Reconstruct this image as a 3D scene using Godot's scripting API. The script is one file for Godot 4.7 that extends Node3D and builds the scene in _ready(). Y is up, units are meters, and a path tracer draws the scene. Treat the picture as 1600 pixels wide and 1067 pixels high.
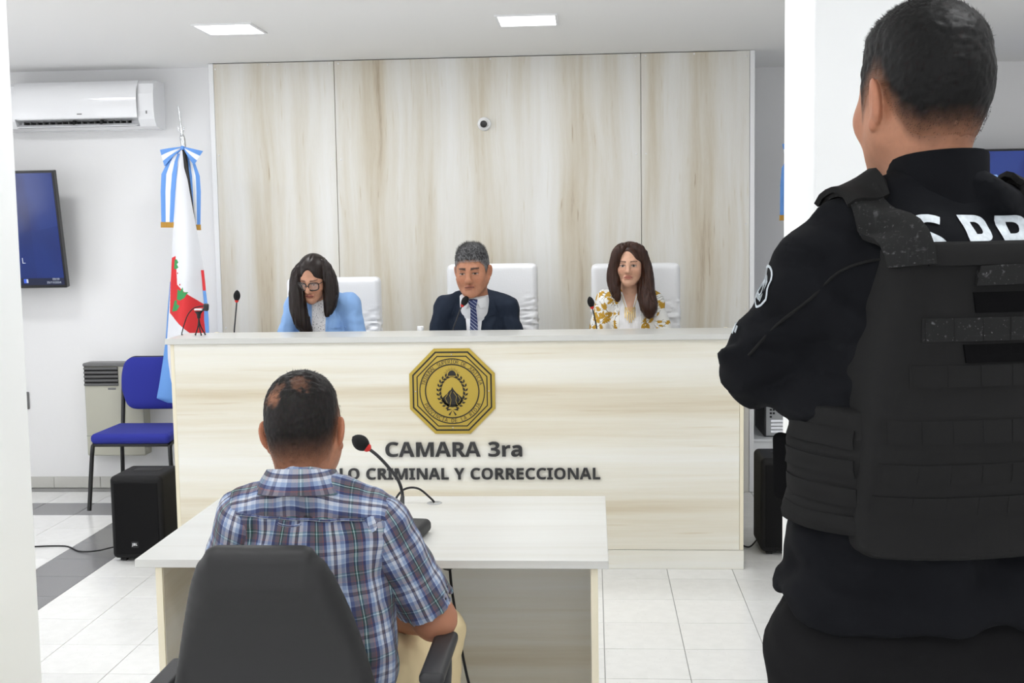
extends Node3D
# A small courtroom: three judges behind a long bench, a man at a small table with his back to us, a guard standing at the right.

const CEIL := 2.605
const BACK := -7.362
const PANEL := -7.205
const DESK := -5.556

var taken := {}
var jobs := []
var M := {}
var rng := RandomNumberGenerator.new()


# ---------------------------------------------------------------- mesh builder
class MB:
	var v := PackedVector3Array()
	var n := PackedVector3Array()
	var uv := PackedVector2Array()
	var c := PackedColorArray()
	var idx := PackedInt32Array()
	var xf := Transform3D()
	var col := Color.WHITE
	var cols := false

	func at(p: Vector3, turn := Vector3.ZERO) -> MB:
		xf = Transform3D(Basis.from_euler(turn), p)
		return self

	func vert(p: Vector3, nn: Vector3, t := Vector2.ZERO) -> int:
		v.append(xf * p)
		n.append((xf.basis * nn).normalized())
		uv.append(t)
		c.append(col)
		return v.size() - 1

	func tri(a: int, b: int, d: int) -> void:
		var g := (v[b] - v[a]).cross(v[d] - v[a])
		if g.dot(n[a] + n[b] + n[d]) > 0.0:
			idx.append(a); idx.append(d); idx.append(b)
		else:
			idx.append(a); idx.append(b); idx.append(d)

	func quad(a: int, b: int, d: int, e: int) -> void:
		tri(a, b, d)
		tri(a, d, e)

	static func flat_uv(p: Vector3, nn: Vector3) -> Vector2:
		var a := nn.abs()
		if a.z >= a.x and a.z >= a.y:
			return Vector2(p.x, -p.y)
		if a.x >= a.y:
			return Vector2(-p.z, -p.y)
		return Vector2(p.x, p.z)

	func face(ps: Array, nn: Vector3) -> void:
		var ids := []
		for p in ps:
			ids.append(vert(p, nn, flat_uv(p, nn)))
		for i in range(1, ids.size() - 1):
			tri(ids[0], ids[i], ids[i + 1])

	# box with chamfered edges whose normals blend, so that the edges catch light
	func box(ctr: Vector3, size: Vector3, bev := 0.002) -> MB:
		var h := size * 0.5
		var b: float = minf(bev, minf(h.x, minf(h.y, h.z)) * 0.98)
		var ax := [Vector3.RIGHT, Vector3.UP, Vector3.BACK]
		for a in 3:
			var i: int = (a + 1) % 3
			var j: int = (a + 2) % 3
			for s: float in [-1.0, 1.0]:
				var nn: Vector3 = ax[a] * s
				var q := []
				for k: Array in [[-1, -1], [1, -1], [1, 1], [-1, 1]]:
					q.append(ctr + nn * h[a] + ax[i] * (k[0] * (h[i] - b)) + ax[j] * (k[1] * (h[j] - b)))
				face(q, nn)
			if b <= 0.0:
				continue
			for si: float in [-1.0, 1.0]:
				for sj: float in [-1.0, 1.0]:
					var ni: Vector3 = ax[i] * si
					var nj: Vector3 = ax[j] * sj
					var e: Vector3 = ax[a] * (h[a] - b)
					var p1: Vector3 = ctr + ni * h[i] + nj * (h[j] - b)
					var p2: Vector3 = ctr + ni * (h[i] - b) + nj * h[j]
					quad(vert(p1 - e, ni, flat_uv(p1 - e, ni)), vert(p1 + e, ni, flat_uv(p1 + e, ni)), vert(p2 + e, nj, flat_uv(p2 + e, ni)), vert(p2 - e, nj, flat_uv(p2 - e, ni)))
		if b > 0.0:
			for sx: float in [-1.0, 1.0]:
				for sy: float in [-1.0, 1.0]:
					for sz: float in [-1.0, 1.0]:
						var g := Vector3(sx, sy, sz)
						var k := h - Vector3(b, b, b)
						var t := []
						for a in 3:
							var p: Vector3 = ctr + g * k + ax[a] * (g[a] * b)
							t.append(vert(p, ax[a] * g[a], flat_uv(p, ax[a])))
						tri(t[0], t[1], t[2])
		return self

	# box with round edges of radius r
	func rbox(ctr: Vector3, size: Vector3, r: float, k := 4) -> MB:
		var h := size * 0.5
		r = minf(r, minf(h.x, minf(h.y, h.z)) * 0.999)
		var ax := [Vector3.RIGHT, Vector3.UP, Vector3.BACK]
		for a in 3:
			var i: int = (a + 1) % 3
			var j: int = (a + 2) % 3
			var li := PackedFloat32Array()
			var lj := PackedFloat32Array()
			for q in range(k + 1):
				var o := r * tan(PI / 4 * (1.0 - float(q) / k))
				li.append(-(h[i] - r) - o)
				lj.append(-(h[j] - r) - o)
			for q in range(k + 1):
				var o := r * tan(PI / 4 * float(q) / k)
				li.append((h[i] - r) + o)
				lj.append((h[j] - r) + o)
			for s: float in [-1.0, 1.0]:
				var base := v.size()
				var w := li.size()
				for y in w:
					for x in w:
						var pi := clampf(li[x], -(h[i] - r), h[i] - r)
						var pj := clampf(lj[y], -(h[j] - r), h[j] - r)
						var d: Vector3 = (ax[a] * (s * r) + ax[i] * (li[x] - pi) + ax[j] * (lj[y] - pj)).normalized()
						var p: Vector3 = ctr + ax[a] * (s * (h[a] - r)) + ax[i] * pi + ax[j] * pj + d * r
						vert(p, d, flat_uv(p, ax[a]))
				for y in w - 1:
					for x in w - 1:
						quad(base + y * w + x, base + y * w + x + 1, base + (y + 1) * w + x + 1, base + (y + 1) * w + x)
		return self

	func tube(path: Array, rad, seg := 8, caps := true, squash := 1.0) -> MB:
		var m := path.size()
		var t0: Vector3 = (path[1] - path[0]).normalized()
		var side: Vector3 = t0.cross(Vector3.UP if absf(t0.y) < 0.9 else Vector3.RIGHT).normalized()
		var base := v.size()
		var run := 0.0
		for i in m:
			var t: Vector3 = (path[mini(i + 1, m - 1)] - path[maxi(i - 1, 0)]).normalized()
			side = (side - t * side.dot(t)).normalized()
			var up := t.cross(side)
			var r: float = rad if not rad is Array else rad[i]
			if i > 0:
				run += (path[i] - path[i - 1]).length()
			for k in seg + 1:
				var g := TAU * k / seg
				var d := side * cos(g) + up * (sin(g) * squash)
				vert(path[i] + d * r, (side * cos(g) + up * (sin(g) / maxf(squash, 0.05))).normalized(), Vector2(g * r, run))
		for i in m - 1:
			for k in seg:
				var a := base + i * (seg + 1) + k
				quad(a, a + 1, a + seg + 2, a + seg + 1)
		if caps:
			for e: int in [0, m - 1]:
				var t: Vector3 = (path[1] - path[0]).normalized() * -1.0 if e == 0 else (path[m - 1] - path[m - 2]).normalized()
				var o := vert(path[e], t)
				var ring := []
				for k in seg + 1:
					var q := vert(xf.affine_inverse() * v[base + e * (seg + 1) + k], t)
					ring.append(q)
				for k in seg:
					tri(o, ring[k], ring[k + 1])
		return self

	# profile of (radius, height) turned round y
	func lathe(prof: Array, seg := 24, crease := 0.7) -> MB:
		for i in prof.size() - 1:
			var a: Vector2 = prof[i]
			var b: Vector2 = prof[i + 1]
			if a.distance_to(b) < 1e-6:
				continue
			var nb := Vector2(b.y - a.y, a.x - b.x).normalized()
			var na := nb
			var nc := nb
			if i > 0 and (prof[i] - prof[i - 1]).length() > 1e-6:
				var q: Vector2 = prof[i] - prof[i - 1]
				var nq := Vector2(q.y, -q.x).normalized()
				if nq.dot(nb) > crease:
					na = (nq + nb).normalized()
			if i + 2 < prof.size() and (prof[i + 2] - prof[i + 1]).length() > 1e-6:
				var q: Vector2 = prof[i + 2] - prof[i + 1]
				var nq := Vector2(q.y, -q.x).normalized()
				if nq.dot(nb) > crease:
					nc = (nq + nb).normalized()
			var base := v.size()
			for k in seg + 1:
				var g := TAU * k / seg
				var d := Vector3(cos(g), 0, sin(g))
				vert(d * a.x + Vector3.UP * a.y, d * na.x + Vector3.UP * na.y, Vector2(g * 0.05, a.y))
				vert(d * b.x + Vector3.UP * b.y, d * nc.x + Vector3.UP * nc.y, Vector2(g * 0.05, b.y))
			for k in seg:
				var p := base + k * 2
				quad(p, p + 1, p + 3, p + 2)
		return self

	# flat polygon (x, y) pulled out from z0 to z1
	func prism(poly: PackedVector2Array, z0: float, z1: float) -> MB:
		var t := Geometry2D.triangulate_polygon(poly)
		for s: float in [z1, z0]:
			var nn := Vector3(0, 0, 1.0 if s == z1 else -1.0)
			var base := v.size()
			for p in poly:
				vert(Vector3(p.x, p.y, s), nn, Vector2(p.x, -p.y))
			for i in range(0, t.size(), 3):
				tri(base + t[i], base + t[i + 1], base + t[i + 2])
		var ctr := 1.0 if not Geometry2D.is_polygon_clockwise(poly) else -1.0
		for i in poly.size():
			var a := poly[i]
			var b := poly[(i + 1) % poly.size()]
			var d := (b - a).normalized() * ctr
			var nn := Vector3(d.y, -d.x, 0)
			quad(vert(Vector3(a.x, a.y, z0), nn, a), vert(Vector3(b.x, b.y, z0), nn, b), vert(Vector3(b.x, b.y, z1), nn, b), vert(Vector3(a.x, a.y, z1), nn, a))
		return self

	# band between two outlines of the same length
	func band(outer: PackedVector2Array, inner: PackedVector2Array, z0: float, z1: float) -> MB:
		var m := outer.size()
		for i in m:
			var j := (i + 1) % m
			face([Vector3(outer[i].x, outer[i].y, z1), Vector3(outer[j].x, outer[j].y, z1), Vector3(inner[j].x, inner[j].y, z1), Vector3(inner[i].x, inner[i].y, z1)], Vector3.BACK)
			for w: Array in [[outer, 1.0], [inner, -1.0]]:
				var a: Vector2 = w[0][i]
				var b: Vector2 = w[0][j]
				var mid := (a + b) * 0.5
				var d := (b - a).normalized()
				var nn := Vector3(d.y, -d.x, 0)
				if nn.dot(Vector3(mid.x, mid.y, 0)) * float(w[1]) < 0.0:
					nn = -nn
				face([Vector3(a.x, a.y, z0), Vector3(b.x, b.y, z0), Vector3(b.x, b.y, z1), Vector3(a.x, a.y, z1)], nn)
		return self

	func ball(ctr: Vector3, r: Vector3, seg := 16, rows := 10) -> MB:
		var base := v.size()
		for i in rows + 1:
			var a := PI * i / rows
			for k in seg + 1:
				var g := TAU * k / seg
				var d := Vector3(sin(a) * cos(g), cos(a), sin(a) * sin(g))
				vert(ctr + d * r, (d / r).normalized(), Vector2(float(k) / seg, float(i) / rows))
		for i in rows:
			for k in seg:
				var p := base + i * (seg + 1) + k
				quad(p, p + 1, p + seg + 2, p + seg + 1)
		return self

	# sheet over a grid of points with a thickness; pts[row][column]
	func sheet(pts: Array, thick: float, uvs = null) -> MB:
		var rows := pts.size()
		var w: int = pts[0].size()
		var nn := []
		for y in rows:
			var line := []
			for x in w:
				var du: Vector3 = pts[y][mini(x + 1, w - 1)] - pts[y][maxi(x - 1, 0)]
				var dv: Vector3 = pts[mini(y + 1, rows - 1)][x] - pts[maxi(y - 1, 0)][x]
				line.append(du.cross(dv).normalized())
			nn.append(line)
		for s: float in [1.0, -1.0]:
			var base := v.size()
			for y in rows:
				for x in w:
					vert(pts[y][x] + nn[y][x] * (s * thick * 0.5), nn[y][x] * s, uvs[y][x] if uvs != null else Vector2(float(x) / (w - 1), float(y) / (rows - 1)))
			for y in rows - 1:
				for x in w - 1:
					quad(base + y * w + x, base + y * w + x + 1, base + (y + 1) * w + x + 1, base + (y + 1) * w + x)
		var rim := []
		for x in w: rim.append([0, x])
		for y in range(1, rows): rim.append([y, w - 1])
		for x in range(w - 2, -1, -1): rim.append([rows - 1, x])
		for y in range(rows - 2, 0, -1): rim.append([y, 0])
		var mid: Vector3 = pts[rows / 2][w / 2]
		for i in rim.size():
			var a: Array = rim[i]
			var b: Array = rim[(i + 1) % rim.size()]
			var pa: Vector3 = pts[a[0]][a[1]]
			var pb: Vector3 = pts[b[0]][b[1]]
			var na: Vector3 = nn[a[0]][a[1]] * (thick * 0.5)
			var nb: Vector3 = nn[b[0]][b[1]] * (thick * 0.5)
			var o := (pb - pa).cross(na).normalized()
			if o.dot((pa + pb) * 0.5 - mid) < 0.0:
				o = -o
			var ua: Vector2 = uvs[a[0]][a[1]] if uvs != null else Vector2.ZERO
			quad(vert(pa + na, o, ua), vert(pb + nb, o, ua), vert(pb - nb, o, ua), vert(pa - na, o, ua))
		return self

	func mesh() -> ArrayMesh:
		var arr := []
		arr.resize(Mesh.ARRAY_MAX)
		arr[Mesh.ARRAY_VERTEX] = v
		arr[Mesh.ARRAY_NORMAL] = n
		arr[Mesh.ARRAY_TEX_UV] = uv
		if cols:
			arr[Mesh.ARRAY_COLOR] = c
		arr[Mesh.ARRAY_INDEX] = idx
		var m := ArrayMesh.new()
		m.add_surface_from_arrays(Mesh.PRIMITIVE_TRIANGLES, arr)
		return m


# ---------------------------------------------------------------- solid bodies from distance fields
class Sdf:
	var kind := PackedInt32Array()   # 0 tapered capsule, 1 ellipsoid, 2 round box
	var op := PackedInt32Array()     # 0 join, 1 cut, 2 keep inside
	var k := PackedFloat32Array()
	var a := PackedVector3Array()
	var ba := PackedVector3Array()
	var inv := PackedFloat32Array()
	var ra := PackedFloat32Array()
	var dr := PackedFloat32Array()
	var tf: Array[Transform3D] = []
	var lo := PackedVector3Array()
	var hi := PackedVector3Array()
	var pad := 0.002
	var bend = null           # extra depth added to the field (folds)

	func _add(kd: int, o: int, kk: float, p: Vector3, d: Vector3, r0: float, r1: float, t: Transform3D, l: Vector3, h: Vector3) -> void:
		kind.append(kd); op.append(o); k.append(kk); a.append(p); ba.append(d)
		inv.append(1.0 / maxf(d.length_squared(), 1e-9)); ra.append(r0); dr.append(r1 - r0); tf.append(t); lo.append(l); hi.append(h)

	func cap(p: Vector3, q: Vector3, r0: float, r1: float, kk := 0.02, o := 0) -> void:
		var g := Vector3.ONE * maxf(r0, r1)
		_add(0, o, kk, p, q - p, r0, r1, Transform3D(), p.min(q) - g, p.max(q) + g)

	func ball(p: Vector3, r: float, kk := 0.02, o := 0) -> void:
		cap(p, p + Vector3(0, 0.0001, 0), r, r, kk, o)

	func ell(p: Vector3, r: Vector3, kk := 0.02, o := 0, turn := Vector3.ZERO) -> void:
		var t := Transform3D(Basis.from_euler(turn), p).affine_inverse()
		var g := Vector3.ONE * maxf(r.x, maxf(r.y, r.z))
		_add(1, o, kk, p, r, 0, 0, t, p - g, p + g)

	func rbox(p: Vector3, half: Vector3, r: float, kk := 0.02, o := 0, turn := Vector3.ZERO) -> void:
		var t := Transform3D(Basis.from_euler(turn), p).affine_inverse()
		var g := Vector3.ONE * half.length()
		_add(2, o, kk, p, half - Vector3(r, r, r), r, r, t, p - g, p + g)

	func path(ps: Array, rs: Array, kk := 0.02, o := 0) -> void:
		for i in ps.size() - 1:
			cap(ps[i], ps[i + 1], rs[i], rs[i + 1], kk, o)

	func one(i: int, p: Vector3) -> float:
		match kind[i]:
			0:
				var pa := p - a[i]
				var h := clampf(pa.dot(ba[i]) * inv[i], 0.0, 1.0)
				return (pa - ba[i] * h).length() - (ra[i] + dr[i] * h)
			1:
				var q := tf[i] * p
				var r := ba[i]
				var u := q / r
				var k0 := u.length()
				var k1 := (u / r).length()
				return (k0 * (k0 - 1.0) / k1) if k1 > 1e-6 else -minf(r.x, minf(r.y, r.z))
		var w := (tf[i] * p).abs() - ba[i]
		return w.max(Vector3.ZERO).length() + minf(maxf(w.x, maxf(w.y, w.z)), 0.0) - ra[i]

	func value(p: Vector3, use: PackedInt32Array) -> float:
		var d := 1e9
		for i in use:
			var e := one(i, p)
			var kk := k[i]
			if op[i] == 0:
				if d > 1e8:
					d = e
				else:
					var h := maxf(kk - absf(d - e), 0.0) / kk
					d = minf(d, e) - h * h * kk * 0.25
			else:
				if op[i] == 1:
					e = -e
				var h := maxf(kk - absf(d - e), 0.0) / kk
				d = maxf(d, e) + h * h * kk * 0.25
		if bend != null:
			d += bend.call(p)
		return d

	func all() -> PackedInt32Array:
		return PackedInt32Array(range(kind.size()))

	func f(p: Vector3) -> float:
		return value(p, all())

	func grad(p: Vector3, e := 0.002) -> Vector3:
		var u := all()
		return Vector3(value(p + Vector3(e, 0, 0), u) - value(p - Vector3(e, 0, 0), u), value(p + Vector3(0, e, 0), u) - value(p - Vector3(0, e, 0), u), value(p + Vector3(0, 0, e), u) - value(p - Vector3(0, 0, e), u)).normalized()

	# first point of the surface along a line; null if it misses
	func hit(p: Vector3, dir: Vector3, far := 2.0):
		var u := all()
		var t := 0.0
		for i in 80:
			var d := value(p + dir * t, u)
			if d < 0.0004:
				return p + dir * t
			t += d * 0.8
			if t > far:
				return null
		return p + dir * t

	# surface nets; returns [vertices, normals, indices]
	func nets(cell: float, clip_lo := Vector3(-99, -99, -99), clip_hi := Vector3(99, 99, 99)) -> Array:
		var l := Vector3(99, 99, 99)
		var h := -l
		for i in kind.size():
			if op[i] == 0:
				l = l.min(lo[i])
				h = h.max(hi[i])
		l = l.max(clip_lo) - Vector3.ONE * (cell * 2.5)
		h = h.min(clip_hi) + Vector3.ONE * (cell * 2.5)
		var B := 5
		var nb := Vector3i(((h - l) / (cell * B)).ceil())
		var gx := nb.x * B + 1
		var gy := nb.y * B + 1
		var gz := nb.z * B + 1
		var sy := gx
		var sz := gx * gy
		var val := PackedFloat32Array()
		val.resize(gx * gy * gz)
		val.fill(1.0)
		var act := []
		var half := cell * B * 0.5
		var rad := half * 1.7321
		for bz in nb.z:
			for by in nb.y:
				for bx in nb.x:
					var o := l + Vector3(bx, by, bz) * (cell * B)
					var ctr := o + Vector3(half, half, half)
					var ds := PackedFloat32Array()
					var best := 1e9
					var kb := 0.0
					for i in kind.size():
						var e := one(i, ctr)
						ds.append(e)
						if op[i] == 0 and e < best:
							best = e
							kb = k[i]
					if best > rad * 1.15 + kb * 0.3 + 0.004 + pad:
						continue
					var use := PackedInt32Array()
					for i in kind.size():
						if op[i] == 2 or (op[i] == 0 and ds[i] < best + 2.1 * rad + maxf(k[i], kb)) or (op[i] == 1 and ds[i] < rad * 1.3 + k[i]):
							use.append(i)
					var dc := value(ctr, use)
					if absf(dc) > rad * 1.12 + 0.001 + pad:
						if dc < 0.0:
							for z in B + 1:
								for y in B + 1:
									var at := (bz * B + z) * sz + (by * B + y) * sy + bx * B
									for x in B + 1:
										val[at + x] = -1.0
						continue
					act.append(Vector3i(bx, by, bz))
					for z in B + 1:
						for y in B + 1:
							var at := (bz * B + z) * sz + (by * B + y) * sy + bx * B
							var p := o + Vector3(0, y * cell, z * cell)
							for x in B + 1:
								val[at + x] = value(p, use)
								p.x += cell
		var vid := {}
		var vs := PackedVector3Array()
		var ns := PackedVector3Array()
		var ids := PackedInt32Array()
		var off := [0, 1, sy, sy + 1, sz, sz + 1, sz + sy, sz + sy + 1]
		for b: Vector3i in act:
			for z in B:
				for y in B:
					for x in B:
						var ix := b.x * B + x
						var iy := b.y * B + y
						var iz := b.z * B + z
						var at := iz * sz + iy * sy + ix
						var c0 := val[at]
						var c1 := val[at + 1]
						var c2 := val[at + sy]
						var c3 := val[at + sy + 1]
						var c4 := val[at + sz]
						var c5 := val[at + sz + 1]
						var c6 := val[at + sz + sy]
						var c7 := val[at + sz + sy + 1]
						var mn := minf(minf(minf(c0, c1), minf(c2, c3)), minf(minf(c4, c5), minf(c6, c7)))
						var mx := maxf(maxf(maxf(c0, c1), maxf(c2, c3)), maxf(maxf(c4, c5), maxf(c6, c7)))
						if mn >= 0.0 or mx < 0.0:
							continue
						var s := Vector3.ZERO
						var m := 0
						if (c0 < 0.0) != (c1 < 0.0): s += Vector3(c0 / (c0 - c1), 0, 0); m += 1
						if (c2 < 0.0) != (c3 < 0.0): s += Vector3(c2 / (c2 - c3), 1, 0); m += 1
						if (c4 < 0.0) != (c5 < 0.0): s += Vector3(c4 / (c4 - c5), 0, 1); m += 1
						if (c6 < 0.0) != (c7 < 0.0): s += Vector3(c6 / (c6 - c7), 1, 1); m += 1
						if (c0 < 0.0) != (c2 < 0.0): s += Vector3(0, c0 / (c0 - c2), 0); m += 1
						if (c1 < 0.0) != (c3 < 0.0): s += Vector3(1, c1 / (c1 - c3), 0); m += 1
						if (c4 < 0.0) != (c6 < 0.0): s += Vector3(0, c4 / (c4 - c6), 1); m += 1
						if (c5 < 0.0) != (c7 < 0.0): s += Vector3(1, c5 / (c5 - c7), 1); m += 1
						if (c0 < 0.0) != (c4 < 0.0): s += Vector3(0, 0, c0 / (c0 - c4)); m += 1
						if (c1 < 0.0) != (c5 < 0.0): s += Vector3(1, 0, c1 / (c1 - c5)); m += 1
						if (c2 < 0.0) != (c6 < 0.0): s += Vector3(0, 1, c2 / (c2 - c6)); m += 1
						if (c3 < 0.0) != (c7 < 0.0): s += Vector3(1, 1, c3 / (c3 - c7)); m += 1
						vid[at] = vs.size()
						vs.append(l + (Vector3(ix, iy, iz) + s / m) * cell)
						ns.append(Vector3((c1 + c3 + c5 + c7) - (c0 + c2 + c4 + c6), (c2 + c3 + c6 + c7) - (c0 + c1 + c4 + c5), (c4 + c5 + c6 + c7) - (c0 + c1 + c2 + c3)).normalized())
		for at: int in vid:
			var c0 := val[at] < 0.0
			for ax in 3:
				var step: int = [1, sy, sz][ax]
				var u: int = [sy, sz, 1][ax]
				var w: int = [sz, 1, sy][ax]
				if c0 == (val[at + step] < 0.0):
					continue
				if not (vid.has(at - u) and vid.has(at - w) and vid.has(at - u - w)):
					continue
				var p: int = vid[at]
				var q: int = vid[at - u]
				var r: int = vid[at - u - w]
				var t: int = vid[at - w]
				if c0:
					ids.append_array(PackedInt32Array([p, r, q, p, t, r]))
				else:
					ids.append_array(PackedInt32Array([p, q, r, p, r, t]))
		return [vs, ns, ids]


# ---------------------------------------------------------------- nodes
func numbered(called: String) -> String:
	var k: int = taken.get(called, 0)
	taken[called] = k + 1
	return called if k == 0 else "%s_%03d" % [called, k]


func tag(o: Node, label: String, category: String, group := "") -> Node:
	o.set_meta("label", label)
	o.set_meta("category", category)
	if group:
		o.set_meta("group", group)
	return o


func thing(called: String, label: String, category: String, at := Vector3.ZERO, turn := 0.0, group := "") -> Node3D:
	var o := Node3D.new()
	o.name = numbered(called)
	add_child(o)
	o.position = at
	o.rotation.y = turn
	tag(o, label, category, group)
	return o


func structure(called: String, b: MB, m: Material) -> MeshInstance3D:
	var o := put(called, b, m, self)
	o.set_meta("kind", "structure")
	return o


func put(called: String, b, m: Material, parent: Node) -> MeshInstance3D:
	var o := MeshInstance3D.new()
	o.mesh = b.mesh() if b is MB else b
	o.material_override = m
	if parent == self:
		o.name = numbered(called)
		add_child(o)
	else:
		o.name = called
		parent.add_child(o, true)
	return o


func mat(called: String, col: Color, rough := 0.6, metal := 0.0, spec := 0.5) -> StandardMaterial3D:
	var m := StandardMaterial3D.new()
	m.resource_name = called
	m.albedo_color = col
	m.roughness = rough
	m.metallic = metal
	m.metallic_specular = spec
	M[called] = m
	return m


func rgb(r: float, g: float, b: float) -> Color:
	return Color(r / 255.0, g / 255.0, b / 255.0)


func lin(r: float, g: float, b: float) -> Color:
	return rgb(r, g, b).srgb_to_linear()


func noise(seed_: int, freq: float, oct := 3) -> FastNoiseLite:
	var f := FastNoiseLite.new()
	f.seed = seed_
	f.frequency = freq
	f.noise_type = FastNoiseLite.TYPE_SIMPLEX_SMOOTH
	f.fractal_octaves = oct
	return f


func tex(w: int, h: int, fn: Callable) -> ImageTexture:
	var d := PackedByteArray()
	d.resize(w * h * 3)
	var i := 0
	for y in h:
		for x in w:
			var c: Color = fn.call(x, y)
			d[i] = clampi(int(c.r * 255.0), 0, 255)
			d[i + 1] = clampi(int(c.g * 255.0), 0, 255)
			d[i + 2] = clampi(int(c.b * 255.0), 0, 255)
			i += 3
	return ImageTexture.create_from_image(Image.create_from_data(w, h, false, Image.FORMAT_RGB8, d))


func relief(m: StandardMaterial3D, freq: float, scale: float, size := 256, per := Vector3(8, 8, 8), oct := 3) -> void:
	var t := NoiseTexture2D.new()
	t.width = size
	t.height = size
	t.seamless = true
	t.noise = noise(7, freq, oct)
	m.heightmap_enabled = true
	m.heightmap_texture = t
	m.heightmap_scale = scale
	m.uv1_triplanar = true
	m.uv1_scale = per


# a body from a distance field, made later on several threads at once
func solid(called: String, s: Sdf, cell: float, m: Material, parent: Node, paint = null, uvs = null) -> Dictionary:
	var j := {"s": s, "cell": cell, "called": called, "m": m, "parent": parent, "paint": paint, "uvs": uvs, "extra": []}
	jobs.append(j)
	var o := MeshInstance3D.new()
	o.name = called
	parent.add_child(o, true)
	j.node = o
	return j


func run_job(i: int) -> void:
	var j: Dictionary = jobs[i]
	var vs := PackedVector3Array()
	var ns := PackedVector3Array()
	var ids := PackedInt32Array()
	var cs := PackedColorArray()
	var us := PackedVector2Array()
	for e: Dictionary in [j] + j.extra:
		var q: Array = e.s.nets(e.cell)
		var base := vs.size()
		var xf: Transform3D = e.get("xf", Transform3D())
		var qv: PackedVector3Array = q[0]
		var qn: PackedVector3Array = q[1]
		for k in qv.size():
			if e.paint != null:
				cs.append(e.paint.call(qv[k], qn[k]))
			if j.uvs != null:
				us.append(j.uvs.call(qv[k], qn[k]))
			vs.append(xf * qv[k])
			ns.append((xf.basis * qn[k]).normalized())
		var qi: PackedInt32Array = q[2]
		for k in qi.size():
			qi[k] += base
		ids.append_array(qi)
		if j.has("keep_local"):
			j.local = q
	j.r = [vs, ns, ids]
	if j.paint != null:
		j.colors = cs
	if j.uvs != null:
		j.uv = us


func run_jobs() -> void:
	var id := WorkerThreadPool.add_group_task(run_job, jobs.size(), -1, true)
	WorkerThreadPool.wait_for_group_task_completion(id)
	for j: Dictionary in jobs:
		var arr := []
		arr.resize(Mesh.ARRAY_MAX)
		arr[Mesh.ARRAY_VERTEX] = j.r[0]
		arr[Mesh.ARRAY_NORMAL] = j.r[1]
		if j.has("colors"):
			arr[Mesh.ARRAY_COLOR] = j.colors
		if j.has("uv"):
			arr[Mesh.ARRAY_TEX_UV] = j.uv
		arr[Mesh.ARRAY_INDEX] = j.r[2]
		var m := ArrayMesh.new()
		m.add_surface_from_arrays(Mesh.PRIMITIVE_TRIANGLES, arr)
		j.node.mesh = m
		j.node.material_override = j.m
		if j.has("after"):
			j.after.call(j)



# flat mesh laid onto a body: fr places it, its own -z is the way it is pressed on
func lay_on(src: MB, s: Sdf, fr: Transform3D, lift := 0.0) -> MB:
	var o := MB.new()
	o.idx = src.idx
	o.uv = src.uv
	o.c = src.c
	var seen := {}
	for i in src.v.size():
		var p := src.v[i]
		var key := Vector2i(roundi(p.x * 20000.0), roundi(p.y * 20000.0))
		if not seen.has(key):
			var st := fr * Vector3(p.x, p.y, 0.12)
			var h = s.hit(st, -fr.basis.z, 0.4)
			var hp: Vector3 = h if h != null else fr * Vector3(p.x, p.y, 0.0)
			seen[key] = [hp, s.grad(hp) if h != null else fr.basis.z]
		var q: Array = seen[key]
		var nn: Vector3 = q[1]
		o.v.append(q[0] + nn * (p.z + lift))
		var m := src.n[i]
		var ex := (fr.basis.x - nn * fr.basis.x.dot(nn)).normalized()
		o.n.append((ex * m.x + nn.cross(ex) * m.y + nn * m.z).normalized())
	return o


# a thin plate whose left and right edges may slant: corners in its own plane
func plate(c00: Vector2, c10: Vector2, c01: Vector2, c11: Vector2, thick: float, nx: int, ny: int) -> MB:
	var pts := []
	var uvs := []
	for y in ny + 1:
		var line := []
		var ul := []
		for x in nx + 1:
			var a := c00.lerp(c10, float(x) / nx)
			var b := c01.lerp(c11, float(x) / nx)
			var p := a.lerp(b, float(y) / ny)
			line.append(Vector3(p.x, p.y, thick * 0.5))
			ul.append(p)
		pts.append(line)
		uvs.append(ul)
	return MB.new().sheet(pts, thick, uvs)


func frame(c: Vector3, out: Vector3, up := Vector3.UP) -> Transform3D:
	var z := out.normalized()
	var x := up.cross(z).normalized()
	return Transform3D(Basis(x, z.cross(x), z), c)


# cut long triangles so that lettering can bend
func fine(m: Mesh, most: float, shift := Vector3.ZERO, stretch := 1.0) -> MB:
	var a := m.surface_get_arrays(0)
	var o := MB.new()
	var vs: PackedVector3Array = a[Mesh.ARRAY_VERTEX]
	var ids: PackedInt32Array = a[Mesh.ARRAY_INDEX] if a[Mesh.ARRAY_INDEX] != null else PackedInt32Array(range(vs.size()))
	var todo := []
	for i in range(0, ids.size(), 3):
		todo.append([vs[ids[i]], vs[ids[i + 1]], vs[ids[i + 2]]])
	while todo:
		var t: Array = todo.pop_back()
		var l := [t[0].distance_to(t[1]), t[1].distance_to(t[2]), t[2].distance_to(t[0])]
		var k := l.find(l.max())
		if l[k] > most:
			var mid: Vector3 = (t[k] + t[(k + 1) % 3]) * 0.5
			todo.append([t[k], mid, t[(k + 2) % 3]])
			todo.append([mid, t[(k + 1) % 3], t[(k + 2) % 3]])
			continue
		var id := []
		for p: Vector3 in t:
			id.append(o.vert(Vector3(p.x * stretch, p.y, 0.0) + shift, Vector3.BACK, Vector2(p.x, p.y)))
		o.tri(id[0], id[1], id[2])
	return o


func smooth(a: float, b: float, x: float) -> float:
	return smoothstep(a, b, x)


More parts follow.
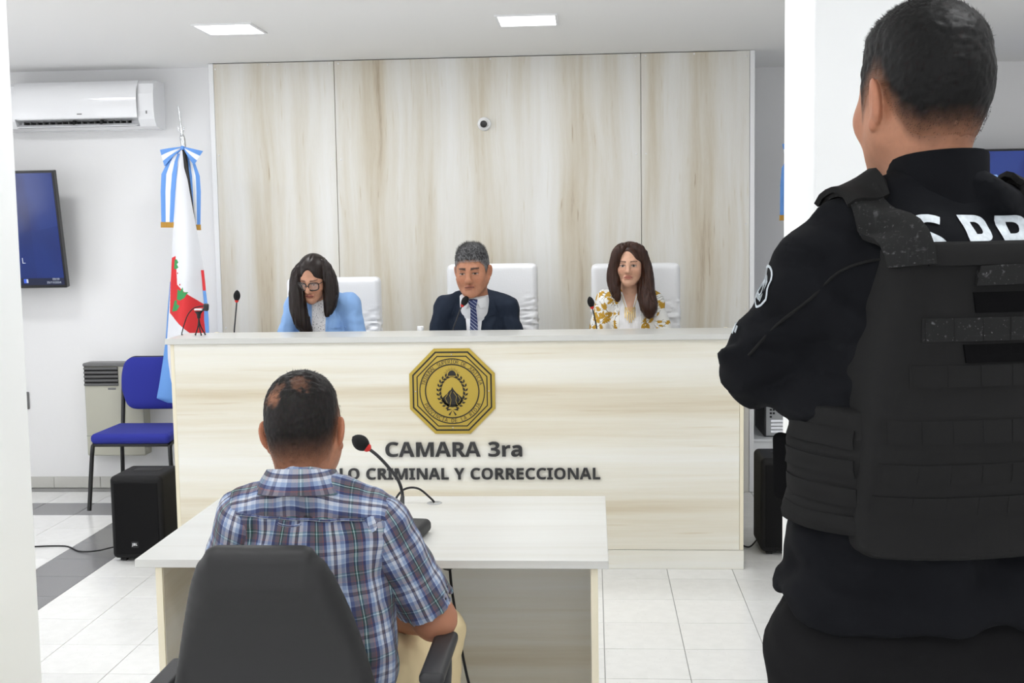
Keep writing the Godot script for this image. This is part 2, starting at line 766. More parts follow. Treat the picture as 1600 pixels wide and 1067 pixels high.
# ---------------------------------------------------------------- the scene
func _ready() -> void:
	rng.seed = 11
	# camera
	var cam := Camera3D.new()
	cam.name = "camera"
	cam.position = Vector3(0, 1.58, 0)
	cam.rotation_degrees = Vector3(-5.22, 3.87, -0.883)
	cam.fov = rad_to_deg(2.0 * atan(533.5 / 1888.0))
	cam.near = 0.05
	cam.far = 60.0
	add_child(cam)
	cam.current = true
	# air and exposure
	var env := Environment.new()
	env.background_mode = Environment.BG_COLOR
	env.background_color = rgb(250, 251, 255)
	env.background_energy_multiplier = 4.35
	env.tonemap_mode = Environment.TONE_MAPPER_LINEAR
	env.tonemap_exposure = 0.96
	env.sdfgi_enabled = true
	env.ssao_enabled = true
	env.ssil_enabled = true
	var we := WorldEnvironment.new()
	we.name = "world"
	we.environment = env
	add_child(we)
	materials()
	# ceiling panels: two in view, the rest of the grid over and behind the camera
	for p: Vector2 in LAMPS:
		ceiling_light(Vector3(p.x, CEIL, p.y))
	room()
	furniture()
	screens()
	flags()
	bench_things()
	judges()
	seated_man()
	guard()
	run_jobs()


const LAMPS := [Vector2(-1.79, -6.02), Vector2(-0.307, -6.0), Vector2(-3.27, -6.02),
	Vector2(-3.0, -3.9), Vector2(-1.1, -3.9), Vector2(0.2, -3.9), Vector2(2.7, -4.6),
	Vector2(-3.0, -1.8), Vector2(-1.0, -1.8), Vector2(0.9, -1.6), Vector2(2.7, -1.8),
	Vector2(-3.0, 0.4), Vector2(-1.0, 0.4), Vector2(0.9, 0.4), Vector2(2.7, 0.4)]


func ceiling_light(p: Vector3) -> void:
	var shown := p.z < -5.0 and p.x > -2.5
	var t := thing("ceiling_light", ("lit square LED panel in the ceiling " + ("above the wall camera" if p.x > -1.0 else "towards the air conditioner")) if shown else "square LED ceiling panel over the public side of the room", "ceiling light", p, 0.0, "ceiling panels")
	var o := PackedVector2Array([Vector2(-0.15, -0.15), Vector2(0.15, -0.15), Vector2(0.15, 0.15), Vector2(-0.15, 0.15)])
	var i := PackedVector2Array([Vector2(-0.137, -0.137), Vector2(0.137, -0.137), Vector2(0.137, 0.137), Vector2(-0.137, 0.137)])
	var b := MB.new()
	b.xf = Transform3D(Basis(Vector3.RIGHT, PI / 2), Vector3.ZERO)
	b.band(o, i, -0.004, 0.008)
	put("frame", b, M.white_paint, t)
	var d := MB.new()
	d.box(Vector3(0, -0.002, 0), Vector3(0.272, 0.004, 0.272), 0.001)
	put("diffuser", d, M.lamp, t)
	var l := AreaLight3D.new()
	l.name = "light"
	l.area_size = Vector2(0.27, 0.27)
	l.light_energy = LAMP_ENERGY
	l.light_color = rgb(253, 254, 255)
	l.shadow_enabled = true
	l.area_range = 30.0
	l.position = Vector3(0, -0.012, 0)
	l.rotation_degrees = Vector3(-90, 0, 0)
	t.add_child(l)


const LAMP_ENERGY := 0.92


func wood(w: int, h: int, seed_: int, stretch: float, cols: Array, bands: Array, along_x: bool, span: float) -> ImageTexture:
	var big := noise(seed_, 1.0, 2)
	var mid := noise(seed_ + 1, 1.0, 3)
	var fine := noise(seed_ + 2, 1.0, 2)
	var warp := noise(seed_ + 3, 1.0, 2)
	var lut := Gradient.new()
	lut.offsets = PackedFloat32Array([0.0, 0.35, 0.6, 0.85, 1.0])
	lut.colors = PackedColorArray(cols)
	var across := PackedFloat32Array()
	for i in 1200:
		var t := 0.36
		for b: Array in bands:
			var g: float = (i / 1000.0 * span - 0.1 - float(b[0])) / float(b[1])
			t += float(b[2]) * exp(-g * g)
		across.append(t)
	return tex(w, h, func(x: int, y: int) -> Color:
		var a := float(x if along_x else y) / (w if along_x else h) * span   # along the grain, in metres
		var c := float(y if along_x else x) / (h if along_x else w) * span   # across it
		var q := c + warp.get_noise_2d(a * 0.7, c * 2.0) * 0.022
		var t := across[clampi(int((q + 0.1) / span * 1000.0), 0, 1199)] + big.get_noise_2d(q * 3.6, a * 3.6 / stretch) * 0.26 + mid.get_noise_2d(q * 17.0, a * 17.0 / (stretch * 2.6)) * 0.2
		t += fine.get_noise_2d(q * 170.0, a * 7.0) * 0.055
		var crack := mid.get_noise_2d(q * 34.0 + 50.0, a * 1.6)
		if crack > 0.5:
			t += (crack - 0.5) * 1.3
		return lut.sample(clampf(t, 0.0, 1.0)))


func materials() -> void:
	var m: StandardMaterial3D
	mat("white_paint", rgb(242, 243, 244), 0.55)
	relief(M.white_paint, 0.03, 0.02, 256, Vector3(3, 3, 3))
	mat("wall_white", rgb(238, 238, 238), 0.7)
	relief(M.wall_white, 0.03, 0.03, 256, Vector3(2.3, 2.3, 2.3))
	mat("ceiling_white", rgb(246, 246, 245), 0.85)
	mat("column_white", rgb(242, 244, 244), 0.6)
	relief(M.column_white, 0.03, 0.02, 256, Vector3(2.3, 2.3, 2.3))
	m = mat("window_glass", rgb(245, 250, 250), 0.02)
	m.transparency = BaseMaterial3D.TRANSPARENCY_ALPHA
	m.albedo_color.a = 0.04
	m = mat("lamp", Color.WHITE, 0.4)
	m.emission_enabled = true
	m.emission = Color.WHITE
	m.emission_energy_multiplier = 4.0
	mat("grout", rgb(150, 150, 148), 0.9)
	for i in 4:
		m = mat("tile_%d" % i, Color.WHITE, 0.16)
		var s := noise(40 + i, 0.02, 4)
		var sp := noise(50 + i, 0.12, 2)
		var k := 2.0 * i
		m.albedo_texture = tex(192, 192, func(x: int, y: int) -> Color:
			var g := 238.0 - k + s.get_noise_2d(x, y) * 5.0
			var q := sp.get_noise_2d(x, y)
			if q > 0.66: g -= (q - 0.66) * 160.0
			return rgb(g, g, g - 2.0))
		m.uv1_scale = Vector3(3.3, 3.3, 1)
	m = mat("tile_grey", Color.WHITE, 0.22)
	var gn := noise(60, 0.35, 2)
	m.albedo_texture = tex(192, 192, func(x: int, y: int) -> Color:
		var g := 122.0 + gn.get_noise_2d(x, y) * 10.0
		return rgb(g, g, g + 2.0))
	m.uv1_scale = Vector3(3.3, 3.3, 1)
	mat("skirting", rgb(205, 204, 198), 0.35)
	# pale printed oak, grain upright on the wall and lying on the furniture
	m = mat("wall_oak", Color.WHITE, 0.42)
	m.albedo_texture = wood(832, 704, 5, 9.0, [rgb(232, 232, 229), rgb(225, 223, 216), rgb(216, 211, 198), rgb(203, 193, 172), rgb(172, 156, 132)],
		[[0.06, 0.05, 0.25], [0.33, 0.12, 0.3], [0.56, 0.06, 0.16], [0.82, 0.07, 0.16], [1.02, 0.13, 0.34], [1.3, 0.08, 0.12], [1.62, 0.1, 0.26], [1.85, 0.06, 0.14], [2.2, 0.12, 0.3], [2.44, 0.06, 0.14], [2.66, 0.1, 0.3], [2.95, 0.12, 0.34], [0.2, 0.05, -0.25], [0.7, 0.05, -0.2], [1.45, 0.06, -0.2], [2.0, 0.07, -0.28], [2.52, 0.07, -0.25], [2.8, 0.05, -0.15]], false, 3.3)
	m.uv1_scale = Vector3(1.0 / 3.3, 1.0 / 2.75, 1)
	m.uv1_offset = Vector3(2.3 / 3.3, 2.65 / 2.75, 0)
	m = mat("desk_oak", Color.WHITE, 0.4)
	m.albedo_texture = wood(704, 352, 21, 8.0, [rgb(242, 242, 237), rgb(236, 233, 221), rgb(226, 219, 200), rgb(210, 197, 170), rgb(170, 153, 126)],
		[[0.1, 0.05, 0.12], [0.2, 0.05, -0.1], [0.42, 0.07, 0.24], [0.62, 0.06, 0.12], [0.78, 0.08, -0.2], [1.0, 0.1, 0.28], [1.25, 0.06, -0.1]], true, 1.4)
	m.uv1_scale = Vector3(1.0 / 2.8, 1.0 / 1.4, 1)
	m.uv1_offset = Vector3(0.75, 0.9, 0)
	m = mat("top_oak", Color.WHITE, 0.3)
	m.albedo_texture = wood(384, 256, 31, 8.0, [rgb(216, 217, 213), rgb(211, 211, 207), rgb(204, 203, 196), rgb(194, 191, 181), rgb(170, 165, 153)], [], true, 1.0)
	m.uv1_scale = Vector3(1.0 / 1.5, 1, 1)
	mat("oak_edge", rgb(236, 228, 203), 0.5)
	mat("brass", rgb(190, 165, 74), 0.35, 0.55)
	mat("black_print", rgb(26, 24, 18), 0.5)
	mat("letter_black", rgb(44, 44, 46), 0.45)
	mat("steel", rgb(205, 207, 210), 0.22, 1.0)
	mat("chrome_cap", rgb(235, 235, 235), 0.3, 0.3)
	m = mat("leather_white", rgb(240, 241, 243), 0.42)
	relief(m, 0.06, 0.05, 256, Vector3(6, 6, 6))
	m = mat("plastic_black", rgb(38, 38, 40), 0.5)
	relief(m, 0.25, 0.015, 256, Vector3(10, 10, 10))
	m = mat("speaker_black", rgb(25, 25, 26), 0.65, 0.0, 0.35)
	relief(m, 0.3, 0.05, 256, Vector3(9, 9, 9))
	m = mat("grille_black", rgb(16, 16, 17), 0.75, 0.0, 0.3)
	relief(m, 0.45, 0.12, 256, Vector3(7, 7, 7))
	mat("rubber_black", rgb(22, 22, 23), 0.65)
	m = mat("foam_black", rgb(20, 20, 21), 0.95)
	relief(m, 0.5, 0.3, 256, Vector3(20, 20, 20))
	m = mat("lamp_red", rgb(205, 38, 30), 0.35)
	mat("frame_black", rgb(24, 24, 26), 0.3)
	m = mat("blue_cloth", rgb(40, 48, 150), 0.9)
	m.rim_enabled = true
	m.rim = 0.3
	relief(m, 0.5, 0.08, 256, Vector3(14, 14, 14))
	mat("heater_beige", rgb(188, 187, 172), 0.45)
	mat("heater_grey", rgb(112, 112, 112), 0.4)
	mat("dark", rgb(20, 20, 20), 0.8)
	mat("ac_white", rgb(240, 241, 243), 0.12)
	mat("grey_metal", rgb(165, 167, 168), 0.4, 0.4)
	mat("chair_shell", rgb(28, 28, 29), 0.55)
	relief(M.chair_shell, 0.3, 0.02, 256, Vector3(9, 9, 9))
	m = mat("water", rgb(235, 242, 245), 0.03)
	m.transparency = BaseMaterial3D.TRANSPARENCY_ALPHA
	m.albedo_color.a = 0.18


func room() -> void:
	# floor: a bed of grout with tiles on it
	var b := MB.new()
	b.box(Vector3(-0.2, -0.1025, -2.7), Vector3(9.2, 0.199, 11.6), 0.0)
	var fl := structure("floor", b, M.grout)
	var tm := MB.new()
	tm.box(Vector3(0, -0.003, 0), Vector3(0.2988, 0.006, 0.3043), 0.0012)
	var tile := tm.mesh()
	var far := [MB.new(), MB.new(), MB.new(), MB.new()]
	var pick := RandomNumberGenerator.new()
	pick.seed = 3
	for r in range(-16, 26):
		var z := -4.465 - 0.3075 * r - 0.15375   # row r lies between two joints
		for q in range(-14, 15):
			var x := 0.031 + 0.301 * q + 0.1505
			if z < -8.1 or x < -4.6 or x > 4.2 or z > 2.6:
				continue
			if z < BACK and x < 0.95:
				continue
			var grey := (q == -9 and z > -6.95) or (r == 7 and q < -8)
			var k := pick.randi() % 4
			if z > -7.5 and z < -3.9 and x > -3.6 and x < 1.4 and not (x > -1.9 and x < 0.6 and z < -5.7):
				var o := put("tile", tile, M.tile_grey if grey else M["tile_%d" % k], fl)
				o.position = Vector3(x, 0, z)
			else:
				far[k].box(Vector3(x, -0.003, z), Vector3(0.2988, 0.006, 0.3043), 0.0)
	for k in 4:
		put("far_tiles", far[k], M["tile_%d" % k], fl).set_meta("kind", "stuff")
	# ceiling and walls
	structure("ceiling", MB.new().box(Vector3(-0.2, CEIL + 0.0745, -2.7), Vector3(9.2, 0.15, 11.6), 0.0), M.ceiling_white)
	structure("wall_back", MB.new().box(Vector3(-1.86, CEIL / 2, BACK - 0.075), Vector3(5.58, CEIL, 0.15), 0.0), M.wall_white)
	structure("wall_back_recess", MB.new().box(Vector3(2.6, CEIL / 2, -8.075), Vector3(3.5, CEIL, 0.15), 0.0), M.wall_white)
	structure("wall_return", MB.new().box(Vector3(0.895, CEIL / 2, -7.61), Vector3(0.09, CEIL, 0.78), 0.0), M.white_paint)
	# left wall, outside the picture, with two windows
	var lw := MB.new()
	lw.box(Vector3(-4.725, 0.4, -2.7), Vector3(0.15, 0.8, 11.6), 0.0)
	lw.box(Vector3(-4.725, 2.4525, -2.7), Vector3(0.15, 0.305, 11.6), 0.0)
	for e: Array in [[-8.5, -6.0], [-4.0, -3.0], [-1.0, 3.1]]:
		lw.box(Vector3(-4.725, 1.55, (e[0] + e[1]) / 2), Vector3(0.15, 1.5, e[1] - e[0]), 0.0)
	structure("wall_left", lw, M.wall_white)
	structure("wall_right", MB.new().box(Vector3(4.325, CEIL / 2, -2.7), Vector3(0.15, CEIL, 11.6), 0.0), M.wall_white)
	# rear wall, behind the camera, with three tall windows that let the daylight in
	var rw := MB.new()
	rw.box(Vector3(-0.2, 0.4, 2.725), Vector3(9.0, 0.8, 0.15), 0.0)
	rw.box(Vector3(-0.2, 2.4525, 2.725), Vector3(9.0, 0.305, 0.15), 0.0)
	for e: Array in [[-4.7, -3.5], [-1.5, -1.2], [0.8, 1.1], [3.1, 4.3]]:
		rw.box(Vector3((e[0] + e[1]) / 2, 1.55, 2.725), Vector3(e[1] - e[0], 1.5, 0.15), 0.0)
	structure("wall_rear", rw, M.wall_white)
	for i in 5:
		var w := Node3D.new()
		w.name = "window_%d" % (i + 1)
		add_child(w)
		w.set_meta("kind", "structure")
		w.position = [Vector3(-2.5, 1.55, 2.7), Vector3(-0.2, 1.55, 2.7), Vector3(2.1, 1.55, 2.7), Vector3(-4.7, 1.55, -5.0), Vector3(-4.7, 1.55, -2.0)][i]
		w.rotation.y = 0.0 if i < 3 else PI / 2
		for x: float in [-0.98, 0.0, 0.98]:
			put("window_frame", MB.new().box(Vector3(x, 0, 0), Vector3(0.04, 1.5, 0.05), 0.003), M.white_paint, w)
		for y: float in [-0.73, 0.73]:
			put("window_frame", MB.new().box(Vector3(0, y, 0), Vector3(2.0, 0.04, 0.05), 0.003), M.white_paint, w)
		for x: float in [-0.49, 0.49]:
			put("pane", MB.new().box(Vector3(x, 0, 0), Vector3(0.94, 1.42, 0.004), 0.0), M.window_glass, w)
	structure("wall_left_pillar", MB.new().box(Vector3(-1.948, CEIL / 2, -3.36), Vector3(0.4, CEIL, 0.48), 0.006), M.column_white)
	structure("wall_right_pillar", MB.new().box(Vector3(0.729, CEIL / 2, -3.36), Vector3(0.34, CEIL, 0.48), 0.006), M.column_white)
	# skirting: one long tile after another along the back wall
	var sk := MB.new()
	sk.box(Vector3(0, 0.036, 0), Vector3(0.299, 0.072, 0.009), 0.0015)
	var skm := sk.mesh()
	var base := Node3D.new()
	base.name = "baseboard_back"
	add_child(base)
	base.set_meta("kind", "structure")
	for i in 8:
		put("tile", skm, M.skirting, base).position = Vector3(-4.5 + i * 0.301 + 0.02, 0, BACK + 0.0045)
	# oak boards on the wall behind the judges, with white edge strips and screw caps
	var clad := Node3D.new()
	clad.name = "wall_back_panelling"
	add_child(clad)
	clad.set_meta("kind", "structure")
	for e: Array in [[-2.251, -1.5235], [-1.5205, 0.2885], [0.2915, 0.92]]:
		put("panel", MB.new().box(Vector3((e[0] + e[1]) / 2, CEIL / 2 - 0.002, PANEL - 0.009), Vector3(e[1] - e[0], CEIL - 0.006, 0.018), 0.001), M.wall_oak, clad)
	put("edge_strip", MB.new().box(Vector3(-2.267, CEIL / 2, (PANEL + BACK) / 2), Vector3(0.03, CEIL - 0.004, PANEL - BACK + 0.004), 0.002), M.white_paint, clad)
	put("edge_strip", MB.new().box(Vector3(0.936, CEIL / 2, PANEL - 0.009), Vector3(0.028, CEIL - 0.004, 0.022), 0.002), M.white_paint, clad)
	for p: Vector2 in [Vector2(-2.238, 2.57), Vector2(-1.92, 2.588), Vector2(-1.55, 2.585), Vector2(-1.495, 2.585), Vector2(-0.59, 2.59), Vector2(0.262, 2.585), Vector2(0.318, 2.585), Vector2(0.6, 2.59), Vector2(0.9, 2.57), Vector2(-2.236, 2.06), Vector2(-1.55, 2.02), Vector2(-1.495, 2.02), Vector2(-2.232, 1.02), Vector2(0.262, 2.02), Vector2(0.318, 2.02), Vector2(0.9, 1.6), Vector2(0.9, 1.1)]:
		var s := MB.new()
		s.xf = Transform3D(Basis(Vector3.RIGHT, PI / 2), Vector3(p.x, p.y, PANEL))
		s.lathe([Vector2(0.0001, 0.003), Vector2(0.004, 0.0024), Vector2(0.0055, 0.0)], 10)
		put("screw_cap", s, M.chrome_cap, clad)
	# raised floor behind the bench
	structure("floor_platform", MB.new().box(Vector3(-0.65, 0.075, -6.42), Vector3(2.66, 0.15, 1.5), 0.003), M.oak_edge)


func furniture() -> void:
	var t: Node3D
	var b: MB
	# the judges' bench
	t = thing("judges_bench", "long pale oak judges' bench with a raised counter, in front of the oak wall", "desk", Vector3(0, 0, DESK))
	put("front_panel", MB.new().box(Vector3(-0.654, 0.581, -0.009), Vector3(2.642, 0.982, 0.018), 0.001), M.desk_oak, t)
	put("plinth", MB.new().box(Vector3(-0.653, 0.044, -0.002), Vector3(2.68, 0.088, 0.022), 0.0015), M.desk_oak, t)
	for x: float in [-1.984, 0.677]:
		put("side_panel", MB.new().box(Vector3(x, 0.581, -0.35), Vector3(0.018, 0.982, 0.7), 0.001), M.oak_edge, t)
	put("counter_top", MB.new().box(Vector3(-0.654, 1.0865, -0.148), Vector3(2.716, 0.027, 0.332), 0.0015), M.top_oak, t)
	put("work_top", MB.new().box(Vector3(-0.654, 0.848, -0.38), Vector3(2.64, 0.025, 0.62), 0.0015), M.top_oak, t)
	put("riser", MB.new().box(Vector3(-0.654, 0.966, -0.27), Vector3(2.64, 0.21, 0.016), 0.001), M.desk_oak, t)
	emblem(Vector3(-0.658, 0.842, DESK + 0.001), 0.2, M.brass, M.black_print, true)
	lettering("CAMARA 3ra", Vector3(-0.657, 0.532, DESK), 0.657, 0.068, "bold black raised letters reading CAMARA 3ra under the brass emblem")
	lettering("EN LO CRIMINAL Y CORRECCIONAL", Vector3(-0.657, 0.424, DESK), 1.366, 0.053, "smaller black raised letters reading EN LO CRIMINAL Y CORRECCIONAL on the bench")
	# the small table
	t = thing("witness_table", "small pale oak table with panel legs in front of the seated man", "table", Vector3(-0.578, 0, -3.36))
	put("table_top", MB.new().box(Vector3(0, 0.739, 0), Vector3(1.222, 0.022, 0.745), 0.0015), M.top_oak, t)
	for x: float in [-0.553, 0.575]:
		put("side_panel", MB.new().box(Vector3(x, 0.364, 0), Vector3(0.018, 0.728, 0.72), 0.001), M.oak_edge, t)
		put("panel_face", MB.new().box(Vector3(x - signf(x) * 0.0095, 0.364, -0.002), Vector3(0.001, 0.72, 0.712), 0.0), M.desk_oak, t)
	put("modesty_panel", MB.new().box(Vector3(0.011, 0.37, -0.2), Vector3(1.11, 0.71, 0.018), 0.001), M.desk_oak, t)
	var gr := MB.new()
	gr.at(Vector3(0.085, 0.7505, -0.275))
	gr.lathe([Vector2(0.012, 0.001), Vector2(0.02, 0.002), Vector2(0.024, 0.0)], 20)
	put("grommet", gr, M.grey_metal, t)
	# cables of the table microphone
	tag(put("microphone_cable", MB.new().tube(curve([Vector3(-0.60, 0.756, -3.42), Vector3(-0.615, 0.757, -3.60), Vector3(-0.59, 0.79, -3.64), Vector3(-0.545, 0.795, -3.64), Vector3(-0.505, 0.765, -3.637), Vector3(-0.493, 0.7515, -3.635)], 8), 0.0035, 8), M.rubber_black, self), "black cable arching over the small table into a grommet", "cable")
	var cb := thing("cable_bundle", "coil of black cable hanging under the small table", "cable", Vector3(-0.43, 0.55, -3.3))
	var ring := MB.new()
	ring.xf = Transform3D(Basis().scaled(Vector3(0.5, 0.5, 0.5)), Vector3(0, 0.12, 0))
	for k in 5:
		var ps := []
		for i in 17:
			var g := TAU * i / 16
			ps.append(Vector3(0.02 + sin(g) * (0.028 + 0.004 * k) + 0.012 * k - 0.03, 0.10 - 0.075 * (1.0 - cos(g)) * (0.8 + 0.06 * k), 0.012 * (k - 2) + 0.01 * sin(g * 2.0)))
		ring.tube(ps, 0.011, 7)
	put("coil", ring, M.rubber_black, cb)
	put("hanging_lead", MB.new().tube(curve([Vector3(0.02, 0.13, 0.0), Vector3(0.03, 0.0, 0.0), Vector3(0.075, -0.25, 0.02), Vector3(0.14, -0.4, 0.03), Vector3(0.2, -0.53, 0.03), Vector3(0.3, -0.546, 0.02)], 6), 0.004, 7), M.rubber_black, cb)
	office_chair()
	blue_chair()
	# loudspeakers at both ends of the bench
	speaker(Vector3(-2.223, 0, -5.78), 0.0, Vector3(0.262, 0.425, 0.29), "black loudspeaker on the floor beside the blue chair")
	speaker(Vector3(0.935, 0, -5.93), 0.0, Vector3(0.275, 0.475, 0.29), "black loudspeaker on the floor beside the guard")
	tag(put("speaker_cable", MB.new().tube(curve([Vector3(-2.9, 0.005, -5.9), Vector3(-2.72, 0.004, -5.92), Vector3(-2.60, 0.004, -5.82), Vector3(-2.5, 0.012, -5.8), Vector3(-2.42, 0.03, -5.8), Vector3(-2.354, 0.04, -5.8)], 6), 0.004, 7), M.rubber_black, self), "thin black cable lying on the floor tiles by the loudspeaker", "cable")
	tag(put("speaker_cable", MB.new().tube(curve([Vector3(0.805, 0.02, -6.0), Vector3(0.76, 0.005, -5.93), Vector3(0.72, 0.005, -6.0), Vector3(0.7, 0.005, -6.2)], 6), 0.004, 7), M.rubber_black, self), "thin black cable on the floor between bench end and loudspeaker", "cable")
	heater()
	air_conditioner()
	# wall socket half behind the pillar
	t = thing("wall_socket", "grey wall socket low on the wall beside the left pillar", "socket", Vector3(-3.598, 0.56, BACK))
	put("plate", MB.new().box(Vector3(0, 0, 0.006), Vector3(0.07, 0.11, 0.012), 0.003), M.heater_grey, t)
	put("insert", MB.new().box(Vector3(0, 0, 0.0135), Vector3(0.03, 0.06, 0.003), 0.001), M.white_paint, t)
	# cabinet with a computer in the recess
	t = thing("cabinet", "low white cabinet in the recess behind the right loudspeaker", "cabinet", Vector3(1.12, 0, -7.68))
	put("body", MB.new().box(Vector3(0, 0.135, 0), Vector3(0.32, 0.27, 0.5), 0.002), M.white_paint, t)
	put("top", MB.new().box(Vector3(0, 0.278, 0.01), Vector3(0.33, 0.016, 0.52), 0.002), M.white_paint, t)
	t = thing("computer_tower", "black computer tower showing its grey port side, on the white cabinet", "computer", Vector3(1.12, 0.286, -7.70))
	put("case", MB.new().box(Vector3(0.02, 0.19, 0), Vector3(0.18, 0.38, 0.42), 0.004), M.plastic_black, t)
	put("back_plate", MB.new().box(Vector3(0.025, 0.19, 0.2115), Vector3(0.165, 0.366, 0.003), 0.001), M.grey_metal, t)
	var ports := MB.new()
	for i in 5:
		ports.box(Vector3(-0.03 + 0.018 * (i % 2), 0.17 - 0.022 * (i / 2), 0.214), Vector3(0.013, 0.012, 0.003), 0.0)
	put("ports", ports, M.dark, t)
	for i in 4:
		put("slot_cover", MB.new().box(Vector3(0.03, 0.1 - 0.022 * i, 0.2135), Vector3(0.12, 0.016, 0.003), 0.001), M.steel, t)
	# ball camera on the oak wall
	t = thing("security_camera", "white turret security camera with a black lens on the oak wall", "camera", Vector3(-0.631, 2.212, PANEL))
	b = MB.new()
	b.xf = Transform3D(Basis(Vector3.RIGHT, PI / 2), Vector3.ZERO)
	b.lathe([Vector2(0.0001, 0.0), Vector2(0.04, 0.0), Vector2(0.04, 0.012), Vector2(0.037, 0.02), Vector2(0.031, 0.026), Vector2(0.0001, 0.026)], 32)
	put("base", b, M.white_paint, t)
	put("ball", MB.new().ball(Vector3(0, 0, 0.028), Vector3(0.027, 0.027, 0.027), 24, 14), M.white_paint, t)
	b = MB.new()
	b.xf = Transform3D(Basis(Vector3.RIGHT, PI / 2 + 0.12), Vector3(0, -0.001, 0.0275))
	b.lathe([Vector2(0.0205, 0.0), Vector2(0.0205, 0.027), Vector2(0.017, 0.0285), Vector2(0.0001, 0.0285)], 24)
	put("lens", b, M.frame_black, t)
	b = MB.new()
	b.tube(arc(Vector3(0, 0.003, 0.034), 0.0265, PI + 0.45, TAU - 0.45, 12), 0.0022, 6)
	put("slot", b, M.dark, t)


func curve(ps: Array, per: int) -> Array:
	var out := []
	for i in ps.size() - 1:
		var p0: Vector3 = ps[maxi(i - 1, 0)]
		var p1: Vector3 = ps[i]
		var p2: Vector3 = ps[i + 1]
		var p3: Vector3 = ps[mini(i + 2, ps.size() - 1)]
		for k in per:
			out.append(p1.cubic_interpolate(p2, p0, p3, float(k) / per))
	out.append(ps[ps.size() - 1])
	return out


func arc(c: Vector3, r: float, g0: float, g1: float, n: int) -> Array:
	var out := []
	for i in n + 1:
		var g := lerpf(g0, g1, float(i) / n)
		out.append(c + Vector3(cos(g) * r, sin(g) * r, 0))
	return out


func font(bold := true, family := "Droid Sans") -> SystemFont:
	var f := SystemFont.new()
	f.font_names = PackedStringArray([family])
	f.font_weight = 700 if bold else 400
	return f


func glyph(ch: String, f: Font, height: float, depth: float) -> TextMesh:
	var m := TextMesh.new()
	m.font = f
	m.text = ch
	m.font_size = 64
	m.pixel_size = height / 46.0   # capitals of this face are about 0.714 of the size
	m.depth = depth
	m.curve_step = 1.0
	return m


func lettering(text: String, at: Vector3, width: float, height: float, label: String) -> void:
	var t := thing("sign_lettering", label, "lettering", at)
	var f := font(true)
	var px := height / 46.0
	var run := 0.0
	var places := []
	for ch in text:
		var w := f.get_string_size(ch, HORIZONTAL_ALIGNMENT_LEFT, -1, 64).x * px
		if ch == " ":
			w *= 1.25
		places.append([ch, run + w * 0.5])
		run += w - height * 0.03
	var sx := width / run
	for p: Array in places:
		if p[0] == " ":
			continue
		var g := glyph(p[0], f, height, 0.012)
		var o := put("letter", g, M.letter_black, t)
		o.position = Vector3((p[1] - run * 0.5) * sx, height * 0.5, 0.0065)
		o.scale = Vector3(sx, 1, 1)


func octagon(r: float) -> PackedVector2Array:
	var o := PackedVector2Array()
	for i in 8:
		var g := PI / 8 + i * PI / 4
		o.append(Vector2(cos(g), sin(g)) * (r / cos(PI / 8)))
	return o


func circle(r: float, n := 64, sq := 1.0) -> PackedVector2Array:
	var o := PackedVector2Array()
	for i in n:
		o.append(Vector2(cos(TAU * i / n) * r * sq, sin(TAU * i / n) * r))
	return o


